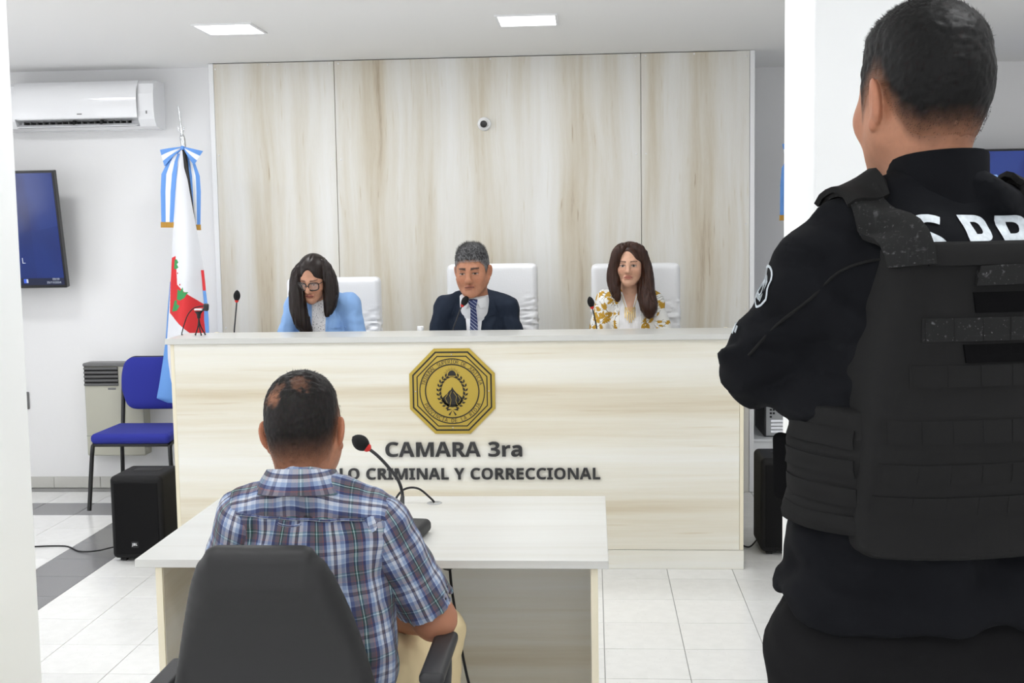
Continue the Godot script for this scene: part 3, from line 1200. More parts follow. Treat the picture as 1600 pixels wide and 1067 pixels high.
# the court's eight-sided emblem, of half width r
func emblem(at: Vector3, r: float, ground: Material, ink: Material, plate: bool, parent: Node3D = null) -> void:
	var t: Node3D
	var z := 0.0
	if plate:
		t = thing("court_emblem", "brass octagonal court emblem with black lines on the front of the bench", "emblem", at)
		put("plate", MB.new().prism(octagon(r), 0.0, 0.006), ground, t)
		z = 0.006
	else:
		t = parent
	var b := MB.new()
	var h := 0.0006
	b.at(at if not plate else Vector3.ZERO)
	b.band(octagon(r * 0.93), octagon(r * 0.893), z, z + h)
	b.band(octagon(r * 0.83), octagon(r * 0.803), z, z + h)
	b.band(circle(r * 0.77), circle(r * 0.745), z, z + h)
	b.band(circle(r * 0.64), circle(r * 0.61), z, z + h)
	put("rings", b, ink, t)
	b = MB.new()
	b.at(at if not plate else Vector3.ZERO)
	# laurel wreath round an oval, mountain, sun, knot
	b.band(circle(r * 0.345, 48, 0.79), circle(r * 0.33, 48, 0.79), z, z + h)
	for s: float in [-1.0, 1.0]:
		for i in 10:
			var g := -PI / 2 + 0.24 + i * 0.262
			var c := Vector2(cos(g) * 0.31 * s, sin(g) * 0.385) * r
			for e: float in [-1.0, 1.0]:
				var d := Vector2(-sin(g) * s, cos(g)).rotated(e * 0.6 * s) * ((0.12 if e > 0.0 else 0.1) * r)
				var w := Vector2(d.y, -d.x) * 0.26
				b.prism(PackedVector2Array([c, c + d * 0.5 + w, c + d, c + d * 0.5 - w]), z, z + h)
		b.prism(PackedVector2Array([Vector2(0.01 * s, -0.43) * r, Vector2(0.14 * s, -0.40) * r, Vector2(0.13 * s, -0.46) * r]), z, z + h)
		b.prism(PackedVector2Array([Vector2(0.0, -0.44) * r, Vector2(0.1 * s, -0.55) * r, Vector2(0.06 * s, -0.57) * r]), z, z + h)
	var peaks := PackedVector2Array([Vector2(-0.25, -0.17), Vector2(-0.16, -0.09), Vector2(-0.12, -0.06), Vector2(-0.07, 0.01), Vector2(-0.03, 0.03), Vector2(0.0, 0.1), Vector2(0.04, 0.03), Vector2(0.1, -0.04), Vector2(0.16, -0.09), Vector2(0.25, -0.17), Vector2(0.2, -0.27), Vector2(0.1, -0.36), Vector2(0.0, -0.38), Vector2(-0.1, -0.36), Vector2(-0.2, -0.27)])
	for i in peaks.size():
		peaks[i] *= r
	b.prism(peaks, z, z + h)
	var dome := PackedVector2Array()
	for i in 13:
		var g := PI * i / 12
		dome.append(Vector2(cos(g) * 0.1, 0.36 + sin(g) * 0.13) * r)
	b.prism(dome, z, z + h)
	for i in 15:
		var g := PI * (0.06 + 0.88 * i / 14.0)
		var d := Vector2(cos(g), sin(g))
		var w := Vector2(-d.y, d.x) * (0.006 * r)
		var c := Vector2(0, 0.37) * r
		b.prism(PackedVector2Array([c + d * 0.13 * r - w, c + d * (0.19 + 0.025 * (i % 2)) * r, c + d * 0.13 * r + w]), z, z + h)
	put("arms", b, ink, t)
	if plate:
		# ridges cut the mountain into faces
		var rg := MB.new()
		for q: Array in [[Vector2(-0.02, 0.0), Vector2(-0.06, -0.1), Vector2(-0.03, -0.2), Vector2(-0.06, -0.34)], [Vector2(0.03, -0.02), Vector2(0.1, -0.12), Vector2(0.08, -0.22), Vector2(0.12, -0.33)], [Vector2(-0.1, -0.06), Vector2(-0.17, -0.16), Vector2(-0.12, -0.27)], [Vector2(0.14, -0.1), Vector2(0.19, -0.2), Vector2(0.15, -0.28)]]:
			var ps := []
			for p: Vector2 in q:
				ps.append(Vector3(p.x * r, p.y * r, z + h))
			rg.tube(ps, 0.0011, 5)
		put("ridges", rg, ground, t)
		for g in 4:
			var s := MB.new()
			var c := Vector2.RIGHT.rotated(g * PI / 2) * (r * 0.86)
			s.xf = Transform3D(Basis(Vector3.RIGHT, PI / 2), Vector3(c.x, c.y, z))
			s.lathe([Vector2(0.0001, 0.002), Vector2(0.0028, 0.0014), Vector2(0.0036, 0.0)], 10)
			put("screw", s, M.steel, t)
	var f := font(false, "Droid Sans Mono")
	for row: Array in [["TRIBUNAL SUPERIOR DE JUSTICIA", true, 0.665], ["PROVINCIA DE LA RIOJA", false, 0.725]]:
		var n: int = row[0].length()
		for i in n:
			var ch: String = row[0][i]
			if ch == " ":
				continue
			var span := 2.62 if row[1] else 2.2
			var g: float = (PI / 2 + span / 2 - span * i / (n - 1)) if row[1] else (-PI / 2 - span / 2 + span * i / (n - 1))
			var o := put("letter", glyph(ch, f, r * 0.088, h * 2.0), ink, t)
			var rad: float = r * 0.692
			o.position = (at if not plate else Vector3.ZERO) + Vector3(cos(g) * rad, sin(g) * rad, z + h)
			o.rotation.z = g - PI / 2 if row[1] else g + PI / 2


func office_chair() -> void:
	var t := thing("office_chair", "dark grey office armchair under the man in the plaid shirt", "chair", Vector3(-0.64, 0, -2.5))
	# back shell: an outline that widens downwards, rounded at the top, bulging a little
	var s := Sdf.new()
	var rows := 18
	for i in rows:
		var a := float(i) / (rows - 1)
		var y := lerpf(0.925, 0.50, a)
		var w := 0.112 + 0.115 * pow(a, 0.62) + 0.006 * a
		var z := 0.20 - 0.035 * sin(a * PI) + 0.02 * (1.0 - a)
		s.rbox(Vector3(-0.016 + 0.014 * a, y, z), Vector3(w, 0.05, 0.028), 0.026, 0.012)
	solid("backrest", s, 0.009, M.chair_shell, t)
	var c := MB.new()
	c.rbox(Vector3(0, 0.47, -0.02), Vector3(0.47, 0.08, 0.45), 0.038, 4)
	put("seat", c, M.chair_shell, t)
	var k := MB.new()
	k.tube(curve([Vector3(0, 0.42, 0.1), Vector3(0, 0.42, 0.22), Vector3(0, 0.47, 0.255), Vector3(0, 0.62, 0.235)], 5), 0.022, 10, true, 0.5)
	put("back_support", k, M.plastic_black, t)
	for x: float in [-1.0, 1.0]:
		var a := MB.new()
		var set := Vector3(0.01, 0, 0) if x > 0 else Vector3(0.04, -0.03, 0.1)   # the arms are set differently
		a.at(set)
		a.rbox(Vector3(0.298 * x, 0.683, 0.025), Vector3(0.052, 0.026, 0.27), 0.011, 4)
		var m := put("armrest", a, M.plastic_black, t)
		var g := MB.new()
		g.at(set)
		g.tube(curve([Vector3(0.298 * x, 0.672, -0.085), Vector3(0.3 * x, 0.6, -0.06), Vector3(0.29 * x, 0.5, 0.0), Vector3(0.2 * x, 0.425, 0.02)], 5), 0.022, 10, true, 0.55)
		g.tube(curve([Vector3(0.298 * x, 0.672, 0.13), Vector3(0.3 * x, 0.6, 0.1), Vector3(0.29 * x, 0.5, 0.03), Vector3(0.2 * x, 0.43, 0.02)], 5), 0.02, 10, true, 0.55)
		put("arm_bracket", g, M.plastic_black, m)
	var p := MB.new()
	p.lathe([Vector2(0.0001, 0.43), Vector2(0.028, 0.43), Vector2(0.028, 0.25), Vector2(0.036, 0.245), Vector2(0.036, 0.09), Vector2(0.0001, 0.09)], 20)
	put("gas_column", p, M.plastic_black, t)
	for i in 5:
		var g := TAU * i / 5 + 0.3
		var d := Vector3(sin(g), 0, cos(g))
		var l := MB.new()
		l.tube([d * 0.03 + Vector3.UP * 0.1, d * 0.16 + Vector3.UP * 0.09, d * 0.29 + Vector3.UP * 0.07], [0.026, 0.022, 0.016], 10)
		var o := put("base_leg", l, M.plastic_black, t)
		var w := MB.new()
		w.xf = Transform3D(Basis(Vector3.UP, g + PI / 2) * Basis(Vector3.RIGHT, PI / 2), d * 0.29 + Vector3.UP * 0.027)
		w.lathe([Vector2(0.0001, -0.022), Vector2(0.024, -0.022), Vector2(0.027, -0.016), Vector2(0.027, 0.016), Vector2(0.024, 0.022), Vector2(0.0001, 0.022)], 18)
		put("castor", w, M.plastic_black, o)


func blue_chair() -> void:
	var t := thing("visitor_chair", "blue upholstered visitor chair with black tube legs against the wall", "chair", Vector3(-2.66, 0, -6.9))
	var b := MB.new()
	b.rbox(Vector3(0, 0.425, 0.0), Vector3(0.47, 0.06, 0.43), 0.028, 5)
	put("seat", b, M.blue_cloth, t)
	b = MB.new()
	var q := Sdf.new()
	for w: Array in [[0.13, -0.09], [0.15, -0.03], [0.152, 0.03], [0.142, 0.085]]:
		q.cap(Vector3(-w[0], w[1], 0), Vector3(w[0], w[1], 0), 0.07, 0.07, 0.03)
	var k := Node3D.new()
	k.name = "backrest"
	t.add_child(k)
	k.position = Vector3(0.02, 0.70, -0.215)
	k.rotation.x = -0.12
	k.scale = Vector3(1, 1, 0.36)
	solid("cushion", q, 0.008, M.blue_cloth, k)
	b = MB.new()
	var q2 := Sdf.new()
	for w: Array in [[0.13, -0.09], [0.15, -0.03], [0.152, 0.03], [0.142, 0.09]]:
		q2.cap(Vector3(-w[0], w[1], -0.075), Vector3(w[0], w[1], -0.075), 0.072, 0.072, 0.03)
	solid("back_shell", q2, 0.008, M.plastic_black, k)
	for x: float in [-1.0, 1.0]:
		put("leg", MB.new().tube(curve([Vector3(0.222 * x, 0.398, -0.17), Vector3(0.225 * x, 0.395, 0.12), Vector3(0.226 * x, 0.385, 0.175), Vector3(0.23 * x, 0.34, 0.195), Vector3(0.25 * x, 0.012, 0.225)], 5), 0.0125, 10), M.frame_black, t)
		put("leg", MB.new().tube(curve([Vector3(0.2 * x, 0.7, -0.24), Vector3(0.2 * x, 0.44, -0.2), Vector3(0.205 * x, 0.36, -0.19), Vector3(0.23 * x, 0.012, -0.235)], 5), 0.0125, 10), M.frame_black, t)
	for z: float in [0.185, -0.17]:
		put("cross_bar", MB.new().tube([Vector3(-0.22, 0.388, z), Vector3(0.22, 0.388, z)], 0.011, 10), M.frame_black, t)


func speaker(at: Vector3, turn: float, s: Vector3, label: String) -> void:
	var t := thing("loudspeaker", label, "loudspeaker", at, turn, "loudspeakers at the ends of the bench")
	var b := MB.new()
	b.rbox(Vector3(0, s.y / 2 + 0.008, 0), Vector3(s.x, s.y - 0.016, s.z), 0.026, 4)
	put("cabinet", b, M.speaker_black, t)
	var g := MB.new()
	g.rbox(Vector3(0, s.y / 2 + 0.004, s.z / 2 - 0.004), Vector3(s.x - 0.04, s.y - 0.07, 0.014), 0.006, 3)
	put("grille", g, M.grille_black, t)
	var p := MB.new()
	p.box(Vector3(-0.012, 0.088, s.z / 2 + 0.004), Vector3(0.036, 0.03, 0.004), 0.001)
	var badge := put("badge", p, M.frame_black, t)
	var o := put("badge_lettering", glyph("JBL", font(true), 0.012, 0.001), M.white_paint, badge)
	o.position = Vector3(-0.012, 0.09, s.z / 2 + 0.0066)
	var h := MB.new()
	h.rbox(Vector3(0.0, s.y - 0.004, -s.z * 0.12), Vector3(s.x * 0.5, 0.014, 0.06), 0.006, 3)
	put("handle", h, M.rubber_black, t)
	for x: float in [-1.0, 1.0]:
		for z: float in [-1.0, 1.0]:
			put("foot", MB.new().box(Vector3(x * (s.x / 2 - 0.045), 0.006, z * (s.z / 2 - 0.045)), Vector3(0.03, 0.014, 0.03), 0.002), M.rubber_black, t)


func heater() -> void:
	var t := thing("wall_heater", "beige and grey gas wall heater behind the blue chair", "heater", Vector3(-2.985, 0.21, BACK))
	put("body", MB.new().box(Vector3(0.015, 0.3, 0.055), Vector3(0.37, 0.57, 0.11), 0.006), M.heater_beige, t)
	put("top_cap", MB.new().box(Vector3(0.015, 0.585, 0.06), Vector3(0.378, 0.022, 0.12), 0.006), M.heater_grey, t)
	put("grille_recess", MB.new().box(Vector3(-0.06, 0.512, 0.108), Vector3(0.215, 0.118, 0.006), 0.0), M.dark, t)
	for i in 5:
		put("slat", MB.new().at(Vector3(-0.06, 0.462 + i * 0.025, 0.115), Vector3(0.5, 0, 0)).box(Vector3.ZERO, Vector3(0.218, 0.012, 0.012), 0.002), M.heater_grey, t)
	put("badge", MB.new().box(Vector3(0.005, 0.435, 0.1115), Vector3(0.05, 0.012, 0.003), 0.001), M.heater_grey, t)
	put("seam", MB.new().box(Vector3(0.015, 0.14, 0.1105), Vector3(0.368, 0.003, 0.002), 0.0), M.heater_grey, t)


func air_conditioner() -> void:
	var t := thing("air_conditioner", "white split air conditioner high on the wall above the left screen", "air conditioner", Vector3(-2.61, 2.232, BACK))
	var prof := PackedVector2Array([Vector2(0, 0.0), Vector2(0.10, 0.0), Vector2(0.165, 0.012), Vector2(0.12, 0.02), Vector2(0.11, 0.052), Vector2(0.178, 0.06), Vector2(0.19, 0.10), Vector2(0.19, 0.2), Vector2(0.178, 0.255), Vector2(0.15, 0.278), Vector2(0, 0.28)])
	var b := MB.new()
	b.xf = Transform3D(Basis(Vector3(0, 0, -1), Vector3.UP, Vector3.RIGHT), Vector3.ZERO)
	b.xf = Transform3D(Basis(Vector3(0, 0, 1), Vector3.UP, Vector3(-1, 0, 0)), Vector3.ZERO)
	b.prism(prof, 0.1, 0.86)
	put("body", b, M.ac_white, t)
	var ends := PackedVector2Array([Vector2(0, 0.0), Vector2(0.10, 0.0), Vector2(0.16, 0.01), Vector2(0.19, 0.05), Vector2(0.2, 0.10), Vector2(0.2, 0.2), Vector2(0.186, 0.26), Vector2(0.155, 0.28), Vector2(0, 0.282)])
	for z: Array in [[0.0, 0.1], [0.86, 0.95]]:
		var e := MB.new()
		e.xf = Transform3D(Basis(Vector3(0, 0, 1), Vector3.UP, Vector3(-1, 0, 0)), Vector3.ZERO)
		e.prism(ends, z[0], z[1])
		put("end_cap", e, M.ac_white, t)
	# curved front cover
	var pts := []
	for i in 13:
		var a := float(i) / 12
		var y := lerpf(0.062, 0.279, a)
		var z := 0.206 + 0.012 * sin(a * PI * 0.55 + 0.4) - 0.055 * pow(a, 6.0)
		var line := []
		for k in 9:
			line.append(Vector3(-0.098 - 0.76 * k / 8.0, y, z))
		pts.append(line)
	put("front_cover", MB.new().sheet(pts, 0.008), M.ac_white, t)
	put("outlet", MB.new().box(Vector3(-0.50, 0.035, 0.117), Vector3(0.66, 0.03, 0.004), 0.0), M.dark, t)
	for i in 17:
		put("fin", MB.new().box(Vector3(-0.19 - i * 0.04, 0.036, 0.13), Vector3(0.005, 0.03, 0.024), 0.0), M.heater_grey, t)
	put("louver", MB.new().at(Vector3(-0.48, 0.022, 0.172), Vector3(0.35, 0, 0)).box(Vector3.ZERO, Vector3(0.74, 0.006, 0.045), 0.002), M.ac_white, t)
	put("bracket", MB.new().box(Vector3(-0.51, 0.04, 0.15), Vector3(0.014, 0.028, 0.03), 0.002), M.dark, t)
	put("bracket", MB.new().box(Vector3(-0.34, 0.04, 0.15), Vector3(0.014, 0.028, 0.03), 0.002), M.dark, t)
	put("badge", MB.new().box(Vector3(-0.45, 0.085, 0.216), Vector3(0.03, 0.006, 0.004), 0.0), M.heater_grey, t)
	put("sensor", MB.new().box(Vector3(-0.045, 0.09, 0.2005), Vector3(0.008, 0.018, 0.002), 0.0), M.heater_grey, t)

# a point of the room at depth z, named by where the survey photograph shows it
func at_px(x: float, y: float, z: float) -> Vector3:
	var b := Basis.from_euler(Vector3(deg_to_rad(-5.22), deg_to_rad(3.87), deg_to_rad(-0.883)))
	var d := b * Vector3((x - 800.0) / 1888.0, (533.5 - y) / 1888.0, -1.0)
	return Vector3(0, 1.58, 0) + d * (z / d.z)


func rows_px(rows: Array, z: float, n: int, origin: Vector3, bulge := 0.0, wave := 0.0, phase := 0.0) -> Array:
	# rows of [y, left x, right x] become a grid of points
	var out := []
	for i in rows.size() - 1:
		var steps := 6 if i < rows.size() - 2 else 7
		for s in steps:
			var a := float(s) / 6
			var y := lerpf(rows[i][0], rows[i + 1][0], a)
			var l := lerpf(rows[i][1], rows[i + 1][1], a)
			var r := lerpf(rows[i][2], rows[i + 1][2], a)
			var line := []
			for k in n + 1:
				var u := float(k) / n
				var p := at_px(lerpf(l, r, u), y, z) - origin
				p.z += bulge * sin(u * PI) * (r - l) / 60.0 + wave * sin(u * 9.0 + phase + y * 0.02) * (r - l) / 60.0
				line.append(p)
			out.append(line)
	return out


func screens() -> void:
	var m := mat("screen_blue", Color.BLACK, 0.12)
	m.albedo_color = rgb(8, 9, 14)
	m.emission_enabled = true
	m.emission = Color.BLACK
	m.emission_energy_multiplier = 0.75
	var n1 := noise(77, 0.006, 2)
	m.emission_texture = tex(512, 288, func(x: int, y: int) -> Color:
		var u := x / 512.0
		var w := y / 288.0
		var c := rgb(38, 66, 150)
		c = c.lerp(rgb(24, 44, 118), clampf(n1.get_noise_2d(x, y) * 1.6 + 0.3, 0.0, 1.0))
		# a darker swell runs across the lower right of the wallpaper
		if w > 0.52 - 0.25 * (u - 0.75) + 0.02 * sin(u * 9.0) and u > 0.72:
			c = c.lerp(rgb(12, 48, 132), 0.7)
		if u < 0.25 or u > 0.86:
			c = c.lerp(rgb(30, 62, 150), 0.3)
		if w > 0.935:
			c = c.lerp(rgb(34, 36, 56), 0.75)
		return c)
	m = mat("screen_ink", rgb(20, 20, 20), 0.5)
	m.emission_enabled = true
	m.emission = rgb(150, 190, 250)
	m.emission_energy_multiplier = 0.8
	m = mat("screen_white", rgb(20, 20, 20), 0.5)
	m.emission_enabled = true
	m.emission = rgb(225, 232, 250)
	m.emission_energy_multiplier = 0.8
	m = mat("icon_blue", rgb(20, 20, 20), 0.5)
	m.emission_enabled = true
	m.emission = rgb(50, 96, 225)
	var a := television(Vector3(-3.815, 1.632, -7.135), 0.165, "wall television with a blue desktop, half hidden by the left pillar")
	var f := font(false)
	for q: Array in [["A", 0.315], ["L", 0.366]]:
		var o := put("screen_letter", glyph(q[0], f, 0.034, 0.0008), M.screen_white, a)
		o.position = Vector3(q[1], -0.185, 0.0245)
		o.scale = Vector3(1.1, 1, 1)
	for q: Array in [["09:59", 0.567, -0.3], ["25/11/2024", 0.552, -0.321]]:
		var o := put("screen_clock", glyph(q[0], f, 0.0125, 0.0008), M.screen_white, a)
		o.position = Vector3(q[1] - 0.012, q[2], 0.0245)
	put("screen_icon", MB.new().box(Vector3(0.365, -0.311, 0.0245), Vector3(0.026, 0.026, 0.001), 0.0), M.icon_blue, a)
	put("screen_icon", MB.new().box(Vector3(0.3745, -0.311, 0.0252), Vector3(0.011, 0.022, 0.001), 0.0), M.screen_white, a)
	var rb := MB.new()
	rb.at(Vector3(0.318, -0.311, 0.0245))
	rb.band(circle(0.011, 24), circle(0.008, 24), 0.0, 0.001)
	put("screen_icon", rb, M.screen_white, a)
	var c := television(Vector3(2.44, 1.69, -7.86), 0.1, "wall television showing the court emblem in light blue lines, behind the guard")
	emblem(Vector3(0.0, -0.02, 0.0245), 0.235, null, M.screen_ink, false, c)


func television(at: Vector3, tilt: float, label: String) -> Node3D:
	var t := thing("television", label, "television", at, 0.0, "wall screens")
	t.rotation.x = tilt
	put("casing", MB.new().box(Vector3(0, 0, -0.002), Vector3(1.232, 0.712, 0.045), 0.004), M.frame_black, t)
	var s := MB.new()
	s.box(Vector3(0, 0.004, 0.022), Vector3(1.208, 0.68, 0.003), 0.0)
	# the picture lies over the whole front
	for i in s.uv.size():
		s.uv[i] = Vector2(s.v[i].x / 1.208 + 0.5, 0.5 - (s.v[i].y - 0.004) / 0.68)
	put("screen", s, M.screen_blue, t)
	var depth := absf(at.z - (BACK if at.x < 0.0 else -8.0)) - 0.02
	put("wall_bracket", MB.new().box(Vector3(0, 0, -depth * 0.5 - 0.01), Vector3(0.3, 0.24, depth - 0.02), 0.004), M.plastic_black, t)
	return t


func stripes() -> ImageTexture:
	return tex(48, 8, func(x: int, _y: int) -> Color: return rgb(240, 243, 247) if x >= 16 and x < 32 else rgb(96, 150, 222))


func flags() -> void:
	var m := mat("ribbon", Color.WHITE, 0.55)
	m.albedo_texture = stripes()
	m.rim_enabled = true
	m.rim = 0.3
	mat("fringe_gold", rgb(196, 150, 62), 0.5)
	mat("pole_dark", rgb(40, 38, 37), 0.4)
	mat("cloth_sky", rgb(104, 156, 224), 0.7)
	mat("cloth_red", rgb(216, 48, 52), 0.7)
	# printed province flag: white with a red sash and green leaves
	m = mat("flag_print", Color.WHITE, 0.7)
	var band := PackedVector2Array([Vector2(262, 403), Vector2(270, 400), Vector2(272, 445), Vector2(290, 460), Vector2(312, 478), Vector2(330, 497), Vector2(340, 545), Vector2(310, 540), Vector2(293, 523), Vector2(278, 509), Vector2(255, 490), Vector2(258, 440)])
	var leaves := [PackedVector2Array([Vector2(271, 468), Vector2(273, 452), Vector2(278, 455), Vector2(283, 449), Vector2(284, 457), Vector2(291, 457), Vector2(285, 466), Vector2(277, 470)]), PackedVector2Array([Vector2(260, 488), Vector2(266, 470), Vector2(271, 470), Vector2(271, 476), Vector2(277, 478), Vector2(271, 486)]), PackedVector2Array([Vector2(266, 420), Vector2(268, 406), Vector2(272, 405), Vector2(275, 410), Vector2(272, 413), Vector2(275, 418), Vector2(270, 421)])]
	m.albedo_texture = tex(320, 640, func(x: int, y: int) -> Color:
		var p := Vector2(250.0 + x * 0.3125, 220.0 + y * 0.5)
		for l: PackedVector2Array in leaves:
			if Geometry2D.is_point_in_polygon(p, l):
				return rgb(56, 150, 84)
		if Geometry2D.is_point_in_polygon(p, band):
			return rgb(216, 46, 50)
		if p.distance_to(Vector2(273, 427)) < 1.2 or p.distance_to(Vector2(277.5, 445)) < 1.4:
			return rgb(190, 60, 62)
		return rgb(228, 230, 235))
	var knot := at_px(285.5, 231, -6.88)
	var t := flag_on_pole(knot, "furled white and red province flag with a sky-blue bow, beside the bench", M.flag_print)
	t.position = knot
	m = mat("flag_plain", Color.WHITE, 0.7)
	m.albedo_texture = tex(64, 8, func(x: int, _y: int) -> Color: return rgb(238, 241, 246) if x > 20 and x < 42 else rgb(104, 156, 224))
	var k2 := at_px(1257, 222, -7.24)
	var u := flag_on_pole(knot, "furled sky-blue and white flag with a bow, in the dark recess behind the right pillar", M.flag_plain)
	u.position = k2


func flag_on_pole(knot: Vector3, label: String, cloth: Material) -> Node3D:
	var t := thing("flag_on_pole", label, "flag", Vector3.ZERO, 0.0, "flags on poles")
	var lean := Vector3(0.085, -1.0, 0.0)
	var foot := -knot.y / lean.y
	put("pole", MB.new().tube([Vector3(0, 0.0, -0.02), Vector3(0.0, 0, -0.02) + lean * (foot - 0.02)], 0.013, 12), M.pole_dark, t)
	var b := MB.new()
	b.at(Vector3(lean.x * foot, -knot.y, -0.02))
	b.lathe([Vector2(0.0001, 0.05), Vector2(0.03, 0.05), Vector2(0.035, 0.03), Vector2(0.11, 0.02), Vector2(0.12, 0.0), Vector2(0.0001, 0.0)], 28)
	put("base", b, M.pole_dark, t)
	# spear finial with two side hooks
	var f := MB.new()
	f.xf = Transform3D(Basis(Vector3(0, 0, 1), 0.1), Vector3(0, 0.0, -0.02))
	f.lathe([Vector2(0.014, -0.01), Vector2(0.0145, 0.025), Vector2(0.016, 0.05), Vector2(0.012, 0.072), Vector2(0.007, 0.082), Vector2(0.0095, 0.094), Vector2(0.005, 0.104), Vector2(0.0065, 0.12), Vector2(0.004, 0.18), Vector2(0.0012, 0.248)], 14)
	f.tube(curve([Vector3(0, 0.08, 0), Vector3(-0.01, 0.095, 0), Vector3(-0.017, 0.115, 0), Vector3(-0.018, 0.13, 0)], 4), [0.003, 0.003, 0.003, 0.003, 0.003, 0.003, 0.003, 0.003, 0.0025, 0.002, 0.002, 0.0015, 0.001], 7)
	f.tube(curve([Vector3(0, 0.08, 0), Vector3(0.01, 0.095, 0), Vector3(0.017, 0.112, 0), Vector3(0.018, 0.124, 0)], 4), [0.003, 0.003, 0.003, 0.003, 0.003, 0.003, 0.003, 0.003, 0.0025, 0.002, 0.002, 0.0015, 0.001], 7)
	put("finial", f, M.steel, t)
	# cloth: a front fold and the darker folds behind it
	var rows := [[236, 282, 285], [262, 277.5, 287.5], [281, 275, 293], [310, 273.4, 298], [337, 272, 303], [380, 270, 311], [424, 268.3, 318.6], [475, 265, 322], [528, 261, 326], [560, 262, 327], [590, 266, 322], [612, 272, 316]]
	var pts := rows_px(rows, -6.88, 16, knot, 0.07, 0.006)
	var uvs := []
	for line: Array in pts:
		var ul := []
		for p: Vector3 in line:
			ul.append(Vector2((p.x + 0.131) / 0.366, -(p.y - 0.041) / 1.172))
		uvs.append(ul)
	put("cloth", MB.new().sheet(pts, 0.003, uvs), cloth, t)
	put("back_fold", MB.new().sheet(rows_px([[440, 266, 296], [490, 261.5, 300], [528, 259, 300], [560, 255, 300], [600, 249, 300], [622, 245, 296], [629, 262, 290]], -6.9, 10, knot, 0.02, 0.004), 0.003), M.cloth_sky, t)
	put("side_fold", MB.new().sheet(rows_px([[422, 314, 318.4], [440, 316, 320.4], [454, 317, 321.6]], -6.868, 6, knot, 0.0, 0.003), 0.003), M.cloth_red if cloth == M.flag_print else M.cloth_sky, t)
	put("side_fold", MB.new().sheet(rows_px([[454, 317, 321.6], [475, 319, 324.2], [500, 319, 326], [560, 312, 328], [600, 308, 322]], -6.868, 6, knot, 0.0, 0.003), 0.003), M.cloth_sky, t)
	# bow
	for s: float in [-1.0, 1.0]:
		var outer := [at_px(250, 234, -6.87) - knot, at_px(257, 260, -6.87) - knot] if s < 0 else [at_px(317, 236, -6.87) - knot, at_px(303, 258, -6.87) - knot]
		for back: bool in [false, true]:
			var g := []
			var gu := []
			for i in 9:
				var a := float(i) / 8
				var line := []
				var ul := []
				for k in 7:
					var w := float(k) / 6
					var e: Vector3 = outer[0].lerp(outer[1], w)
					var s0 := Vector3(0.006 * s, 0.006 - 0.012 * w, 0.0)
					var p := s0.lerp(e, a)
					p.z += (0.016 * sin(a * PI) + 0.006 * sin(w * TAU) * (1.0 - a)) * (-1.0 if back else 1.0)
					line.append(p)
					ul.append(Vector2(w, a))
				g.append(line)
				gu.append(ul)
			put("bow_loop", MB.new().sheet(g, 0.002, gu), M.ribbon, t)
		var rw: Array = [[240, 270, 281], [252, 262, 278], [272, 252, 276.5], [300, 251, 274], [348, 252.5, 271.5]] if s < 0 else [[240, 291, 300], [258, 293, 306], [275, 294, 312], [300, 295, 313.5], [352, 298, 313]]
		var tp := rows_px(rw, -6.876 if s < 0 else -6.91, 6, knot, 0.0, 0.012, 1.0 + s)
		put("ribbon_tail", MB.new().sheet(tp, 0.002), M.ribbon, t)
		var last: Array = tp[tp.size() - 1]
		var fr := MB.new()
		for k in 15:
			var p: Vector3 = last[0].lerp(last[last.size() - 1], k / 14.0)
			fr.tube([p + Vector3(0, 0.004, 0.002), p + Vector3(0.001 * (k % 3 - 1), -0.028, 0.002)], 0.0032, 5)
		put("fringe", fr, M.fringe_gold, t)
	put("bow_knot", MB.new().rbox(Vector3(0, 0.0, 0.006), Vector3(0.02, 0.024, 0.02), 0.008, 3), M.ribbon, t)
	return t


func mic_parts(t: Node3D, stem: Array, rad: float, hl: float, hw: float) -> void:
	put("gooseneck", MB.new().tube(stem, rad, 10), M.plastic_black, t)
	var e: Vector3 = stem[stem.size() - 1]
	var d: Vector3 = (e - stem[stem.size() - 2]).normalized()
	var bs := Basis(Quaternion(Vector3.UP, d))
	var r := MB.new()
	r.xf = Transform3D(bs, e)
	r.lathe([Vector2(rad, -0.006), Vector2(hw * 0.2, -0.003), Vector2(hw * 0.27, 0.0), Vector2(hw * 0.3, 0.007), Vector2(0.0001, 0.009)], 18)
	put("light_ring", r, M.lamp_red, t)
	var h := MB.new()
	h.xf = Transform3D(bs, e)
	var pr := []
	for i in 13:
		var a := float(i) / 12
		pr.append(Vector2(maxf(hw * 0.5 * pow(sin(PI * lerpf(0.13, 1.0, a)), 0.6), 0.0001), 0.006 + hl * a))
	h.lathe(pr, 22)
	put("foam_cap", h, M.foam_black, t)


